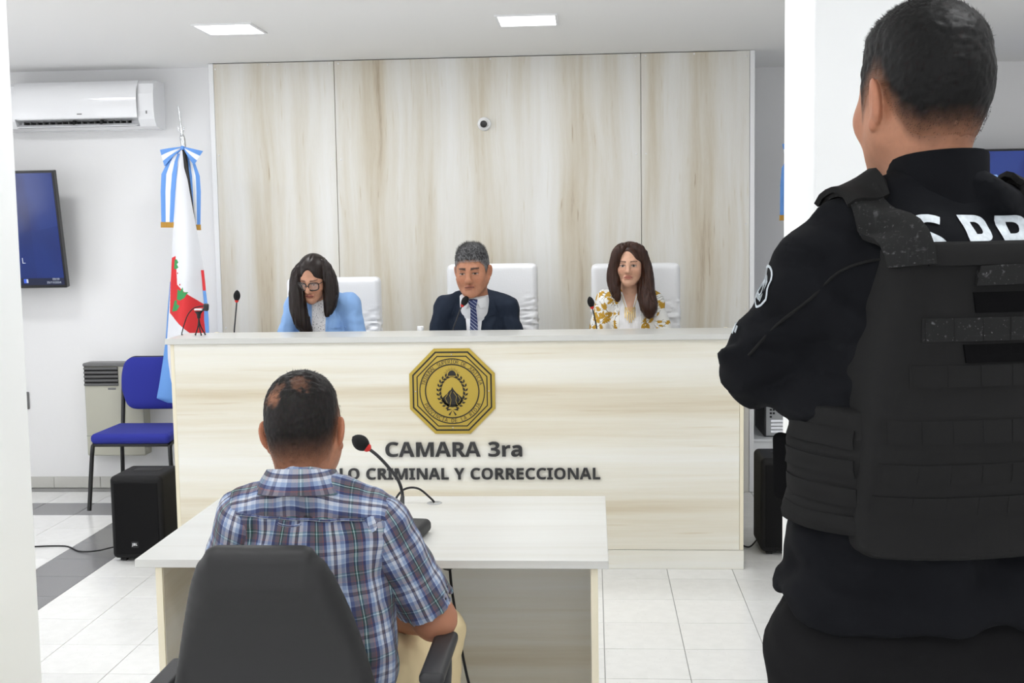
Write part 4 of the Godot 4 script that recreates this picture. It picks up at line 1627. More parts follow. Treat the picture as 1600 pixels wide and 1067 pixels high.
func bench_things() -> void:
	for q: Array in [[-5.93, [Vector2(366, 521), Vector2(367.5, 500), Vector2(369.4, 478), Vector2(369.8, 471)], "slim gooseneck microphone standing on the bench beside the webcam"], [-5.93, [Vector2(707, 520), Vector2(712, 503), Vector2(718.5, 485), Vector2(722, 478)], "gooseneck microphone in front of the judge in the dark suit"], [-5.93, [Vector2(932.5, 516), Vector2(930.5, 503), Vector2(927, 487), Vector2(925.5, 481)], "gooseneck microphone in front of the judge in the leaf-print jacket"]]:
		var first := at_px(q[1][0].x, q[1][0].y, q[0])
		var root := Vector3(first.x, 0.861, first.z)
		var t := thing("gooseneck_microphone", q[2], "microphone", root, 0.0, "microphones on the bench")
		var ps := [Vector3(0, 0.03, 0), Vector3(0, 0.12, 0)]
		for p: Vector2 in q[1]:
			ps.append(at_px(p.x, p.y, q[0]) - root)
		mic_parts(t, curve(ps, 4), 0.0036, 0.052, 0.034)
		put("base", MB.new().rbox(Vector3(0, 0.016, 0.03), Vector3(0.09, 0.032, 0.12), 0.01, 3), M.plastic_black, t)
	# the one on the small table
	var root := Vector3(-0.545, 0.75, -3.335)
	var t := thing("gooseneck_microphone", "gooseneck microphone with a red ring on the small table before the seated man", "microphone", root)
	var ps := [Vector3(0.002, 0.03, 0.06), Vector3(0, 0.045, 0.03)]
	for p: Vector2 in [Vector2(629, 776), Vector2(623, 752), Vector2(607, 730), Vector2(590, 712), Vector2(576, 701)]:
		ps.append(at_px(p.x, p.y, -3.37) - root)
	mic_parts(t, curve(ps, 5), 0.0048, 0.052, 0.044)
	var c := MB.new()
	c.tube([Vector3(0.003, 0.03, 0.075), Vector3(0.001, 0.045, 0.03), at_px(629, 776, -3.37) - root], [0.014, 0.011, 0.0055], 14)
	put("stem_boot", c, M.plastic_black, t)
	put("base", MB.new().at(Vector3(0.022, 0.0195, 0.115), Vector3(0, -0.15, 0)).rbox(Vector3.ZERO, Vector3(0.12, 0.038, 0.15), 0.016, 4), M.chair_shell, t)
	# webcam on a small tripod
	var wz := -5.72
	root = at_px(313, 523, wz)
	root.y = 1.1
	t = thing("webcam", "small black webcam on a mini tripod on the bench end by the flag", "webcam", root)
	var L := MB.new()
	for q: Array in [[Vector2(305.5, 522.5), 0.0], [Vector2(314.5, 523.5), 0.02], [Vector2(320.5, 522), -0.01]]:
		var f := at_px(q[0].x, q[0].y, wz + q[1]) - root
		f.y = 0.0045
		var top := at_px(310.5, 497, wz) - root
		var mid := top.lerp(f, 0.5) + Vector3((top.x - f.x) * 0.25, 0, 0)
		var leg := MB.new()
		leg.tube(curve([top, mid, f], 5), 0.0032, 8)
		leg.ball(f, Vector3(0.0045, 0.0045, 0.0045), 8, 6)
		put("leg", leg, M.rubber_black, t)
	var hd := MB.new()
	var hp := at_px(310.5, 491, wz) - root
	hd.tube([hp + Vector3(0, -0.02, 0), hp + Vector3(0, 0.0, 0), hp + Vector3(0, 0.014, 0)], [0.008, 0.01, 0.02], 14)
	put("tripod_head", hd, M.rubber_black, t)
	put("clamp", MB.new().box(at_px(311, 483.5, wz) - root, Vector3(0.04, 0.009, 0.03), 0.002), M.chrome_cap, t)
	put("camera_body", MB.new().at(at_px(322, 480, wz) - root, Vector3(0, 0.3, -0.1)).rbox(Vector3.ZERO, Vector3(0.026, 0.036, 0.034), 0.008, 3), M.plastic_black, t)
	put("arm", MB.new().tube([at_px(314, 486, wz) - root, at_px(319, 483, wz) - root], 0.006, 8), M.plastic_black, t)
	var cp := []
	for p: Vector2 in [Vector2(318, 478), Vector2(311, 479), Vector2(302, 482), Vector2(294, 491), Vector2(289, 503), Vector2(284, 521)]:
		cp.append(at_px(p.x, p.y, wz) - root)
	cp.append(Vector3(cp[5].x - 0.004, 0.003, cp[5].z - 0.02))
	put("cable", MB.new().tube(curve(cp, 5), 0.0026, 7), M.rubber_black, t)
	# water bottle, only its neck shows over the counter
	root = at_px(657, 510, -5.9)
	root.y = 0.861
	t = thing("water_bottle", "clear water bottle with a white cap beside the judge in the dark suit", "bottle", root)
	var b := MB.new()
	b.lathe([Vector2(0.0001, 0.001), Vector2(0.03, 0.001), Vector2(0.033, 0.008), Vector2(0.033, 0.16), Vector2(0.03, 0.19), Vector2(0.02, 0.22), Vector2(0.0135, 0.232), Vector2(0.0135, 0.24)], 24)
	put("body", b, M.water, t)
	var cpb := MB.new()
	cpb.lathe([Vector2(0.0135, 0.237), Vector2(0.0162, 0.238), Vector2(0.0165, 0.256), Vector2(0.0155, 0.259), Vector2(0.0001, 0.26)], 24)
	put("cap", cpb, M.white_paint, t)

# ---------------------------------------------------------------- people
# a head in its own frame: between the ears at the origin, face towards -z
func head_prims(s: Sdf, o: Dictionary) -> void:
	var fem: float = o.get("fem", 0.0)
	s.ell(Vector3(0, 0.035, 0.012), Vector3(0.076, 0.088, 0.094), 0.02)
	s.ell(Vector3(0, -0.006, 0.042), Vector3(0.058, 0.055, 0.048), 0.04)
	s.ell(Vector3(0, -0.02, -0.03), Vector3(0.064 - 0.003 * fem, 0.088, 0.062), 0.035)
	var jw: float = o.get("jaw", 0.0)
	for x: float in [-1.0, 1.0]:
		s.cap(Vector3((0.05 - 0.006 * fem + jw) * x, -0.045, -0.006), Vector3((0.02 - 0.003 * fem + jw) * x, -0.09, -0.066), 0.021, 0.017, 0.03)
		s.ell(Vector3(0.041 * x, -0.026, -0.062), Vector3(0.022, 0.024, 0.02), 0.024)
	s.ball(Vector3(0, -0.096, -0.073), 0.0185 - 0.002 * fem, 0.025)
	s.cap(Vector3(-0.03, 0.022, -0.084), Vector3(0.03, 0.022, -0.084), 0.010 - 0.002 * fem, 0.010 - 0.002 * fem, 0.018)
	for x: float in [-1.0, 1.0]:
		s.ell(Vector3(0.031 * x, 0.002, -0.099), Vector3(0.018, 0.0115, 0.013), 0.012, 1)
		s.ball(Vector3(0.031 * x, 0.0008, -0.0765), 0.0122, 0.002)
		s.cap(Vector3(0.019 * x, 0.0085, -0.0865), Vector3(0.044 * x, 0.0065, -0.082), 0.0042, 0.0035, 0.005)
		s.cap(Vector3(0.02 * x, -0.0085, -0.086), Vector3(0.043 * x, -0.007, -0.081), 0.0035, 0.003, 0.006)
	s.cap(Vector3(0, 0.016, -0.0905), Vector3(0, -0.026, -0.109), 0.0075, 0.0105, 0.014)
	s.ball(Vector3(0, -0.0305, -0.1085), 0.0122 - 0.0015 * fem, 0.01)
	for x: float in [-1.0, 1.0]:
		s.ball(Vector3(0.0125 * x, -0.034, -0.098), 0.0082, 0.008)
	s.cap(Vector3(-0.02, -0.0595, -0.0885), Vector3(0, -0.0575, -0.0955), 0.005, 0.006, 0.008)
	s.cap(Vector3(0.02, -0.0595, -0.0885), Vector3(0, -0.0575, -0.0955), 0.005, 0.006, 0.008)
	s.cap(Vector3(-0.017, -0.068, -0.088), Vector3(0.017, -0.068, -0.088), 0.0068, 0.0068, 0.008)
	s.cap(Vector3(-0.022, -0.063, -0.0995), Vector3(0.022, -0.063, -0.0995), 0.003, 0.003, 0.003, 1)
	for x: float in [-1.0, 1.0]:
		var sp: float = o.get("ear_out", 0.35)
		s.ell(Vector3(0.0805 * x, -0.004, 0.014), Vector3(0.0075, 0.032, 0.0195), 0.008, 0, Vector3(0.12, sp * x, 0.12 * -x))
		s.ell(Vector3(0.0885 * x, -0.002, 0.0075), Vector3(0.0065, 0.02, 0.011), 0.005, 1, Vector3(0.12, sp * x, 0))
		s.ell(Vector3(0.077 * x, -0.034, 0.004), Vector3(0.006, 0.009, 0.008), 0.006)
	var nr: float = o.get("neck", 0.056)
	s.cap(Vector3(0, -0.05, 0.022), o.get("nape", Vector3(0, -0.19, 0.04)), nr, nr + 0.006, 0.035)


# height of the hairline by the angle from the front, |phi| from 0 to pi
func line_at(tab: Array, phi: float) -> float:
	for i in tab.size() - 1:
		if phi <= tab[i + 1].x:
			return lerpf(tab[i].y, tab[i + 1].y, (phi - tab[i].x) / (tab[i + 1].x - tab[i].x))
	return tab[tab.size() - 1].y


func skin_paint(o: Dictionary) -> Callable:
	var skin: Color = o.skin
	var hair: Color = o.hair
	var tab: Array = o.line
	var fade: float = o.get("fade", 0.03)
	var n1 := noise(o.get("seed", 1), 55.0, 3)
	var n2 := noise(o.get("seed", 1) + 9, 420.0, 2)
	var lips: Color = o.get("lips", skin.lerp(lin(150, 70, 66), 0.5))
	var brow: float = o.get("brow", 0.8)
	var brow_w: float = o.get("brow_w", 1.0)
	var gaze: Vector2 = o.get("gaze", Vector2.ZERO)
	var beard: float = o.get("beard", 0.0)
	var bald = o.get("bald")
	var lid: float = o.get("lid", 0.0052)
	return func(p: Vector3, _n: Vector3) -> Color:
		var c := skin * (1.0 + 0.10 * n1.get_noise_3dv(p) + 0.05 * n2.get_noise_3dv(p))
		var ax := absf(p.x)
		# blood near the surface: cheeks, nose, ears
		var red := exp(-Vector2(ax - 0.042, p.y + 0.028).length_squared() / 0.0006) * (0.35 if p.z < -0.04 else 0.0) + (0.35 if ax > 0.078 else 0.0)
		c = c.lerp(Color(c.r * 1.02, c.g * 0.78, c.b * 0.74), clampf(red, 0.0, 1.0))
		if p.z < -0.055:
			# mouth
			var ly := p.y + 0.0628 - 0.05 * ax * ax / 0.02 * 0.1
			if ax < 0.024 and absf(ly) < 0.0115 * (1.0 - pow(ax / 0.026, 2.0)):
				c = c.lerp(lips, 0.8)
			if ax < 0.022 and absf(p.y + 0.0631) < 0.0016:
				c = c.lerp(lips * 0.3, 0.7)
			# eyebrows
			var by := p.y - (0.0232 + 0.0028 * sin(clampf((ax - 0.012) / 0.036, 0.0, 1.0) * 2.6))
			var bw: float = brow_w * lerpf(0.0052, 0.0026, clampf((ax - 0.014) / 0.034, 0.0, 1.0))
			if ax > 0.012 and ax < 0.049 and absf(by) < bw:
				c = c.lerp(hair, brow * (1.0 - 0.4 * absf(by) / bw))
			# eyes
			var ex := ax - 0.031
			var open: float = lid * sqrt(maxf(0.0, 1.0 - pow(ex / 0.0135, 2.0)))
			if absf(ex) < 0.0135 and absf(p.y - 0.0006) < open and p.z < -0.079:
				var gx := p.x - signf(p.x) * 0.031 - gaze.x
				var gy := p.y - 0.0008 - gaze.y
				var r := sqrt(gx * gx + gy * gy)
				c = lin(172, 164, 160) if r > 0.0056 else (lin(66, 44, 32) if r > 0.0026 else lin(10, 9, 9))
			elif absf(ex) < 0.0145 and p.y > 0.0 and p.y - 0.0006 < open + 0.0026 and p.z < -0.077:
				c = c.lerp(hair * 0.6, 0.75)
			elif absf(ex) < 0.016 and absf(p.y) < 0.013:
				c = c * 0.9
		var phi := absf(atan2(p.x, -p.z))
		var g := p.y - line_at(tab, phi)
		var t := pow(smoothstep(0.0, fade, g + 0.006 * n1.get_noise_3dv(p * 0.6)), 0.45) * (0.985 + 0.015 * n2.get_noise_3dv(p))
		if ax > 0.0785 and absf(p.y) < 0.042:
			t = 0.0
		if bald != null:
			t *= pow(bald.call(p), 0.45)
		if beard > 0.0 and p.y < -0.03 and p.z < 0.0:
			var bm: float = smoothstep(-0.035, -0.06, p.y) * beard * (0.7 + 0.3 * n2.get_noise_3dv(p))
			if ax < 0.024 and absf(p.y + 0.0628) < 0.009:
				bm *= 0.2
			c = c.lerp(hair, bm)
		c = c.lerp(hair * (0.85 + 0.3 * n2.get_noise_3dv(p)), clampf(t, 0.0, 0.995))
		c.a = 1.0
		return c


# short hair as a layer over the skull; depth(p, g) says how thick, g is the height over the hairline
func short_hair(parent: Node, xf: Transform3D, o: Dictionary, depth: Callable, flow: Callable, count: int, long: float, cell := 0.003) -> void:
	var s := Sdf.new()
	s.pad = 0.008
	s.ell(Vector3(0, 0.035, 0.012), Vector3(0.076, 0.088, 0.094), 0.02)
	s.ell(Vector3(0, -0.006, 0.042), Vector3(0.058, 0.055, 0.048), 0.04)
	s.ell(Vector3(0, -0.02, -0.03), Vector3(0.064, 0.088, 0.062), 0.035)
	var nr: float = o.get("neck", 0.056)
	s.cap(Vector3(0, -0.05, 0.022), o.get("nape", Vector3(0, -0.19, 0.04)), nr, nr + 0.006, 0.035)
	var tab: Array = o.line
	var n1 := noise(o.get("seed", 1) + 3, 70.0, 3)
	s.bend = func(p: Vector3) -> float:
		var g := p.y - line_at(tab, absf(atan2(p.x, -p.z))) + n1.get_noise_3dv(p * 0.6) * 0.006
		var d: float = depth.call(p, g)
		return -d - (n1.get_noise_3dv(p) * 0.0015 if d > 0.0 else 0.0)
	var hair: Color = o.hair
	var skin: Color = o.skin
	var fade: float = o.get("fade", 0.03)
	var bald = o.get("bald")
	var n2 := noise(o.get("seed", 1) + 5, 160.0, 2)
	var grey: float = o.get("grey", 0.0)
	var m := mat("hair_%d" % jobs.size(), Color.WHITE, 0.55, 0.0, 0.3)
	m.vertex_color_use_as_albedo = true
	var gl: Color = lin(150, 150, 152)
	var tone := func(p: Vector3, _n: Vector3) -> Color:
		var c := hair * (1.0 + 0.5 * n2.get_noise_3dv(Vector3(p.x, p.y * 0.4, p.z * 0.4)))
		# sparse at the cropped edge, where the skin shows between the hairs
		var g := p.y - line_at(tab, absf(atan2(p.x, -p.z))) + n1.get_noise_3dv(p * 0.6) * 0.006
		var d: float = depth.call(p, g)
		var cover: float = smoothstep(0.0, fade, g) * (bald.call(p) if bald != null else 1.0)
		c = skin.lerp(c, maxf(pow(clampf(cover, 0.0, 1.0), 0.45), smoothstep(0.0005, 0.005, d)))
		if grey > 0.0:
			c = c.lerp(gl, clampf(grey * (0.5 + 1.6 * n2.get_noise_3dv(Vector3(p.x, p.y * 0.25, p.z)) + (0.35 if p.y < 0.06 else 0.0)), 0.0, 0.85))
		c.a = 1.0
		return c
	var j := solid("hair", s, cell, m, parent, tone)
	j.xf = xf
	j.keep_local = true
	var rg := RandomNumberGenerator.new()
	rg.seed = 5 + jobs.size()
	j.after = func(jj: Dictionary) -> void:
		var vs: PackedVector3Array = jj.local[0]
		var ns: PackedVector3Array = jj.local[1]
		var b := MB.new()
		b.cols = true
		b.xf = xf
		for i in count:
			var k := rg.randi() % vs.size()
			var p := vs[k]
			var g := p.y - line_at(tab, absf(atan2(p.x, -p.z)))
			var d: float = depth.call(p, g)
			var thin: bool = o.has("bald") and p.y > 0.05 and o.bald.call(p) < 0.95
			var cov: float = pow(smoothstep(0.0, fade, g), 0.6)
			if thin and rg.randf() < 0.45:
				continue
			if d < 0.0012 and not thin and (rg.randf() > cov * cov or p.z < -0.02):
				continue
			var low := d < 0.0012
			if thin:
				d = 0.012
			var dir: Vector3 = flow.call(p, ns[k])
			dir = (dir + Vector3(rg.randf_range(-1, 1), rg.randf_range(-1, 1), rg.randf_range(-1, 1)) * 0.2).normalized()
			var l: float = long * rg.randf_range(0.5, 1.1) * clampf(d / 0.012, 0.3, 1.0)
			if low and not thin:
				l = rg.randf_range(0.0014, 0.003)
				dir = (dir + ns[k] * 0.25).normalized()
			b.col = hair * rg.randf_range(0.6, 1.5) if grey == 0.0 else tone.call(p + dir * 0.01 * rg.randf(), dir) * rg.randf_range(0.7, 1.3)
			b.col.a = 1.0
			var wd := 0.0003 if low and not thin else 0.0005
			var side := dir.cross(ns[k]).normalized() * wd
			var up := side.cross(dir).normalized() * wd
			var st := p - ns[k] * 0.002 if d > 0.0012 else p + ns[k] * 0.0022
			var tip := b.vert(st + dir * l, ns[k])
			var q := [b.vert(st + side, (side * 600.0 + ns[k]).normalized()), b.vert(st - side, (ns[k] - side * 600.0).normalized()), b.vert(st + up * 1.5, ns[k])]
			b.tri(q[0], q[2], tip)
			b.tri(q[2], q[1], tip)
		put("hair_strands", b, m, parent).set_meta("kind", "stuff")


func hand(s: Sdf, T: Transform3D, side: float, curl: float) -> void:
	var xs := [-0.03, -0.0105, 0.0095, 0.028]
	var ln := [0.058, 0.074, 0.08, 0.072]
	for i in 4:
		var x: float = xs[i] * side
		s.cap(T * Vector3(x * 0.55, 0, 0.0), T * Vector3(x, 0.002, -0.085), 0.0135, 0.0112, 0.012)
		var p := Vector3(x, 0.002, -0.085)
		var a := curl * 0.35
		var rr := [0.0098, 0.0088, 0.0078, 0.0068]
		for k in 3:
			var q: Vector3 = p + Vector3(0, -sin(a), -cos(a)) * (ln[i] * [0.45, 0.32, 0.23][k])
			s.cap(T * p, T * q, rr[k], rr[k + 1], 0.003)
			p = q
			a += curl * (0.75 if k == 0 else 0.55)
	s.cap(T * Vector3(0.02 * side, -0.004, -0.012), T * Vector3(0.041 * side, -0.011, -0.045), 0.0135, 0.0115, 0.012)
	s.cap(T * Vector3(0.041 * side, -0.011, -0.045), T * Vector3(0.05 * side, -0.018, -0.074), 0.0108, 0.0095, 0.004)
	s.cap(T * Vector3(0.05 * side, -0.018, -0.074), T * Vector3(0.047 * side, -0.024, -0.097), 0.0095, 0.0078, 0.004)


func skin_material(called: String) -> StandardMaterial3D:
	var m := mat(called, Color.WHITE, 0.55, 0.0, 0.42)
	m.vertex_color_use_as_albedo = true
	m.subsurf_scatter_enabled = true
	m.subsurf_scatter_strength = 0.04
	return m


func plain(c: Color) -> Callable:
	return func(_p: Vector3, _n: Vector3) -> Color: return c


func look(at: Vector3, yaw: float, pitch: float, roll: float, size: float) -> Transform3D:
	return Transform3D(Basis.from_euler(Vector3(pitch, yaw, roll)).scaled(Vector3.ONE * size), at)


# legs and shoes; joints in the person's own frame
func legs(parent: Node, hips: Array, knees: Array, ankles: Array, m: Material, shoe: Material, r := [0.09, 0.066, 0.052], cell := 0.011) -> void:
	var s := Sdf.new()
	s.cap(hips[0], hips[1], r[0] * 1.15, r[0] * 1.15, 0.05)
	for i in 2:
		s.cap(hips[i], knees[i], r[0], r[1], 0.03)
		s.cap(knees[i], ankles[i], r[1], r[2], 0.03)
	var nf := noise(31, 9.0, 2)
	s.bend = func(p: Vector3) -> float: return nf.get_noise_3dv(Vector3(p.x, p.y * 1.6, p.z)) * 0.006
	s.pad = 0.006
	solid("trousers", s, cell, m, parent)
	for i in 2:
		var f := Sdf.new()
		var a: Vector3 = ankles[i]
		var fw := Vector3(a.x, 0, a.z - 0.13)
		f.cap(a, Vector3(a.x, 0.055, a.z), 0.042, 0.042, 0.02)
		f.cap(Vector3(a.x, 0.042, a.z + 0.035), fw + Vector3(0, 0.04, 0), 0.042, 0.04, 0.03)
		f.rbox(Vector3(a.x, 1.0, a.z), Vector3(1, 0.999, 1), 0.001, 0.004, 2)
		solid("shoe", f, 0.008, shoe, parent)


func guard_torso(s: Sdf, g: float) -> void:
	s.ell(Vector3(0, 1.44, 0.0), Vector3(0.165 + g, 0.165 + g, 0.118 + g), 0.05)
	s.rbox(Vector3(0, 1.42, 0.035), Vector3(0.135 + g, 0.17 + g, 0.09 + g), 0.075, 0.05)
	s.ell(Vector3(0, 1.24, 0.0), Vector3(0.192 + g, 0.2 + g, 0.132 + g), 0.07)
	s.ell(Vector3(0, 1.06, 0.0), Vector3(0.235 + g, 0.15 + g, 0.145 + g), 0.06)


func guard() -> void:
	var t := thing("person", "guard in black jacket and black load-bearing vest standing with folded arms", "person", Vector3(0.475, 0, -1.72), deg_to_rad(13.0))
	var skm := skin_material("skin_guard")
	var skin := lin(176, 124, 97)
	var fleece := mat("fleece_black", rgb(20, 21, 24), 0.9, 0.0, 0.2)
	relief(fleece, 0.5, 0.05, 256, Vector3(16, 16, 16))
	var trous := mat("trouser_black", rgb(24, 24, 25), 0.9, 0.0, 0.2)
	relief(trous, 0.4, 0.04, 256, Vector3(16, 16, 16))
	var nylon := mat("nylon_black", rgb(31, 31, 31), 0.85, 0.0, 0.25)
	relief(nylon, 0.5, 0.08, 256, Vector3(22, 22, 22))
	var velcro := mat("velcro_black", rgb(22, 22, 23), 0.95, 0.0, 0.1)
	relief(velcro, 0.6, 0.2, 256, Vector3(30, 30, 30))
	# worn webbing: scuffed pale where it rubs
	var worn := mat("worn_webbing", Color.WHITE, 0.85, 0.0, 0.2)
	var wn := noise(91, 0.035, 3)
	var ws := noise(92, 0.11, 2)
	worn.albedo_texture = tex(256, 256, func(x: int, y: int) -> Color:
		var a := clampf(wn.get_noise_2d(x, y) * 2.2 - 0.95, 0.0, 0.5) + clampf(ws.get_noise_2d(x, y) * 4.0 - 2.5, 0.0, 1.0)
		return rgb(36, 36, 36).lerp(rgb(150, 152, 154), clampf(a, 0.0, 0.8)))
	worn.uv1_triplanar = true
	worn.uv1_scale = Vector3(7, 7, 7)
	var print_white := mat("print_white", Color.WHITE, 0.6)
	var pn := noise(93, 0.05, 3)
	print_white.albedo_texture = tex(128, 128, func(x: int, y: int) -> Color:
		var g := 196.0 + pn.get_noise_2d(x, y) * 30.0
		return rgb(g - 4.0, g + 4.0, g + 10.0))
	print_white.uv1_triplanar = true
	print_white.uv1_scale = Vector3(14, 14, 14)
	# joints
	var shl := Vector3(-0.155, 1.54, -0.02)
	var shr := Vector3(0.16, 1.54, 0.0)
	var ell := Vector3(-0.203, 1.383, -0.125)
	var elr := Vector3(0.235, 1.36, -0.09)
	var wrl := Vector3(-0.09, 1.36, -0.235)
	var wrr := Vector3(0.1, 1.32, -0.23)
	var o := {"skin": skin, "hair": lin(17, 16, 16), "seed": 4, "neck": 0.05, "nape": Vector3(0, -0.18, 0.032), "fade": 0.055, "brow": 0.9,
		"line": [Vector2(0, 0.082), Vector2(0.7, 0.075), Vector2(0.95, 0.04), Vector2(1.08, -0.035), Vector2(1.3, -0.012), Vector2(1.6, 0.01), Vector2(1.85, 0.003), Vector2(2.1, -0.03), Vector2(2.3, -0.056), Vector2(2.55, -0.07), Vector2(3.15, -0.066)]}
	var hx := look(Vector3(-0.014, 1.752, -0.02), 0.1, 0.0, 0.0, 1.0)
	# body: one surface from neck to hands, under the clothes
	var b := Sdf.new()
	b.cap(Vector3(0, 1.63, 0.012), Vector3(0, 1.5, 0.0), 0.045, 0.06, 0.03)
	b.ell(Vector3(0, 1.42, 0), Vector3(0.13, 0.17, 0.09), 0.04)
	b.ell(Vector3(0, 1.15, 0), Vector3(0.15, 0.2, 0.1), 0.06)
	b.path([Vector3(0, 1.54, 0), shl, ell, wrl], [0.05, 0.036, 0.034, 0.028], 0.02)
	b.path([Vector3(0, 1.54, 0), shr, elr, wrr], [0.05, 0.036, 0.034, 0.028], 0.02)
	var h := Sdf.new()
	head_prims(h, o)
	var hl := Sdf.new()
	hand(hl, Transform3D(Basis(Vector3.UP, -1.35), wrl), 1.0, 0.7)
	var hr := Sdf.new()
	hand(hr, Transform3D(Basis(Vector3.UP, 1.35), wrr), -1.0, 0.7)
	var j := solid("body", b, 0.016, skm, t, plain(skin))
	j.extra = [{"s": h, "cell": 0.003, "xf": hx, "paint": skin_paint(o)}, {"s": hl, "cell": 0.005, "paint": plain(skin)}, {"s": hr, "cell": 0.005, "paint": plain(skin)}]
	short_hair(t, hx, o, func(p: Vector3, g: float) -> float:
		return lerpf(-0.003, 0.0006, smoothstep(0.004, 0.016, g)) + 0.002 * smoothstep(0.03, 0.07, g) + 0.004 * smoothstep(0.06, 0.12, g) + 0.007 * smoothstep(0.05, 0.10, p.y),
		func(p: Vector3, n: Vector3) -> Vector3: return n * 0.3 + Vector3(-p.z * 3.0 + 0.1, -0.25 + p.y * 4.0, -0.55 + p.x * 3.0),
		26000, 0.0105)
	# jacket
	var J := Sdf.new()
	guard_torso(J, 0.0)
	J.cap(Vector3(0, 1.606, 0.02), Vector3(-0.12, 1.562, 0.0), 0.058, 0.058, 0.03)
	J.cap(Vector3(0, 1.606, 0.02), Vector3(0.12, 1.562, 0.005), 0.058, 0.058, 0.03)
	J.cap(shl + Vector3(0.01, -0.005, 0), ell, 0.066, 0.064, 0.035)
	J.cap(shr + Vector3(-0.01, -0.005, 0), elr, 0.066, 0.064, 0.035)
	J.cap(ell, wrl, 0.06, 0.042, 0.02)
	J.cap(elr, wrr, 0.06, 0.042, 0.02)
	J.cap(ell + Vector3(0.03, -0.005, 0.02), Vector3(-0.14, 1.35, -0.02), 0.05, 0.05, 0.04)
	J.rbox(Vector3(0, 2.05, 0), Vector3(1, 1.0, 1), 0.01, 0.012, 2)
	var fold := noise(12, 7.5, 2)
	J.bend = func(p: Vector3) -> float:
		# slanting folds from the armpit to the elbow, pull lines at the hem
		var a := fold.get_noise_3d(p.x * 0.7 + p.y * 1.1, p.y * 0.7 - p.x * 0.6, p.z * 0.6)
		var hem := smoothstep(1.2, 1.08, p.y) * sin(atan2(p.x, p.z) * 7.0 + p.y * 6.0) * 0.008
		var m := smoothstep(-0.3, -0.22, p.x) * smoothstep(-0.08, -0.13, p.x) * smoothstep(1.26, 1.33, p.y) * smoothstep(1.5, 1.42, p.y)
		var pull := sin((-0.66 * p.x + 0.75 * p.y) * 78.0 + a * 5.0) * 0.007 * m
		return a * 0.024 + hem + pull
	J.pad = 0.012
	solid("jacket", J, 0.008, fleece, t)
	# stand-up collar
	var col := []
	for i in 7:
		var a := float(i) / 6
		var line := []
		for k in 25:
			var g := lerpf(-2.75, 2.75, k / 24.0)
			var r := 0.064 - 0.002 * a + 0.002 * sin(g * 5.0)
			line.append(Vector3(-0.003 + sin(g) * r * 1.0, 1.602 + 0.078 * a - 0.02 * (1.0 - cos(g)) * 0.5, 0.012 + cos(g) * r))
		col.append(line)
	put("collar", MB.new().sheet(col, 0.009), fleece, t)
	# raglan seam piping down the left and right sleeves
	for s: float in [-1.0, 1.0]:
		var ps := []
		for q: Vector3 in [Vector3(0.1, 1.535, 0), Vector3(0.13, 1.535, 0), Vector3(0.165, 1.52, 0), Vector3(0.195, 1.485, 0), Vector3(0.225, 1.445, 0), Vector3(0.25, 1.4, 0), Vector3(0.268, 1.36, 0)]:
			var hit = J.hit(Vector3(q.x * s, q.y, 0.25), Vector3(0, 0, -1), 0.6)
			if hit != null:
				ps.append(hit + Vector3(0, 0, 0.0005))
		put("seam_piping", MB.new().tube(curve(ps, 4), 0.0022, 6), nylon, t)
	# S.P.P. printed across the shoulders; the vest covers the lower part
	var f := font(true)
	for q: Array in [["S", -0.066], [".", -0.030], ["P", 0.001], [".", 0.029], ["P", 0.061], [".", 0.09]]:
		var lt := fine(glyph(q[0], f, 0.056, 0.0), 0.008, Vector3(q[1], 1.562, 0), 1.25)
		put("printed_letter", lay_on(lt, J, Transform3D(Basis(), Vector3(0, 0, 0.17)), 0.0016), print_white, t)
	# arm shield
	var sh := MB.new()
	var outl := PackedVector2Array()
	var inn := PackedVector2Array()
	for i in 24:
		var g := TAU * i / 24
		var q := Vector2(sin(g), cos(g))
		var w := Vector2(0.026 * clampf(q.x * 1.5, -1, 1) * (1.0 if q.y > -0.2 else 1.0 + (q.y + 0.2) * 0.9), 0.032 * q.y)
		outl.append(w)
		inn.append(w * 0.88)
	sh.band(outl, inn, 0.0, 0.0006)
	sh.band(circle(0.011, 16), circle(0.0095, 16), 0.0, 0.0006)
	for i in 5:
		sh.prism(PackedVector2Array([Vector2(-0.012 + 0.006 * i, 0.015), Vector2(-0.010 + 0.006 * i, 0.015), Vector2(-0.008 + 0.004 * i, -0.018), Vector2(-0.01 + 0.004 * i, -0.018)]), 0.0, 0.0006)
	var fr := frame(Vector3(-0.2, 1.492, -0.07), Vector3(-0.86, 0.1, 0.35), Vector3(0.35, 0.9, 0.3))
	put("arm_shield", lay_on(sh, J, fr, 0.001), print_white, t)
	var az := MB.new()
	az.box(Vector3(-0.006, 0, 0.0005), Vector3(0.005, 0.016, 0.001), 0.0)
	az.box(Vector3(0.004, 0.003, 0.0005), Vector3(0.004, 0.010, 0.001), 0.0)
	put("arm_print", lay_on(az, J, frame(Vector3(-0.235, 1.432, -0.11), Vector3(-0.95, 0.0, 0.15), Vector3(0.3, 0.9, 0.3)), 0.001), print_white, t)
	# vest: back panel, waist band, shoulder straps
	var V := Sdf.new()
	guard_torso(V, 0.024)
	V.rbox(Vector3(0, 1.352, 0.1), Vector3(0.16, 0.206, 0.2), 0.02, 0.01, 2)
	for x: float in [-1.0, 1.0]:
		V.rbox(Vector3(x * 0.378, 1.545, 0.1), Vector3(0.25, 0.4, 0.4), 0.02, 0.02, 1, Vector3(0, 0, x * 0.19))
	V.rbox(Vector3(0, 1.345, 0.2), Vector3(0.5, 0.5, 0.19), 0.01, 0.006, 2)
	var vest := Node3D.new()
	vest.name = "vest"
	t.add_child(vest)
	solid("back_panel", V, 0.006, nylon, vest)
	var W := Sdf.new()
	guard_torso(W, 0.016)
	W.rbox(Vector3(0, 1.255, 0), Vector3(0.5, 0.083, 0.5), 0.01, 0.006, 2)
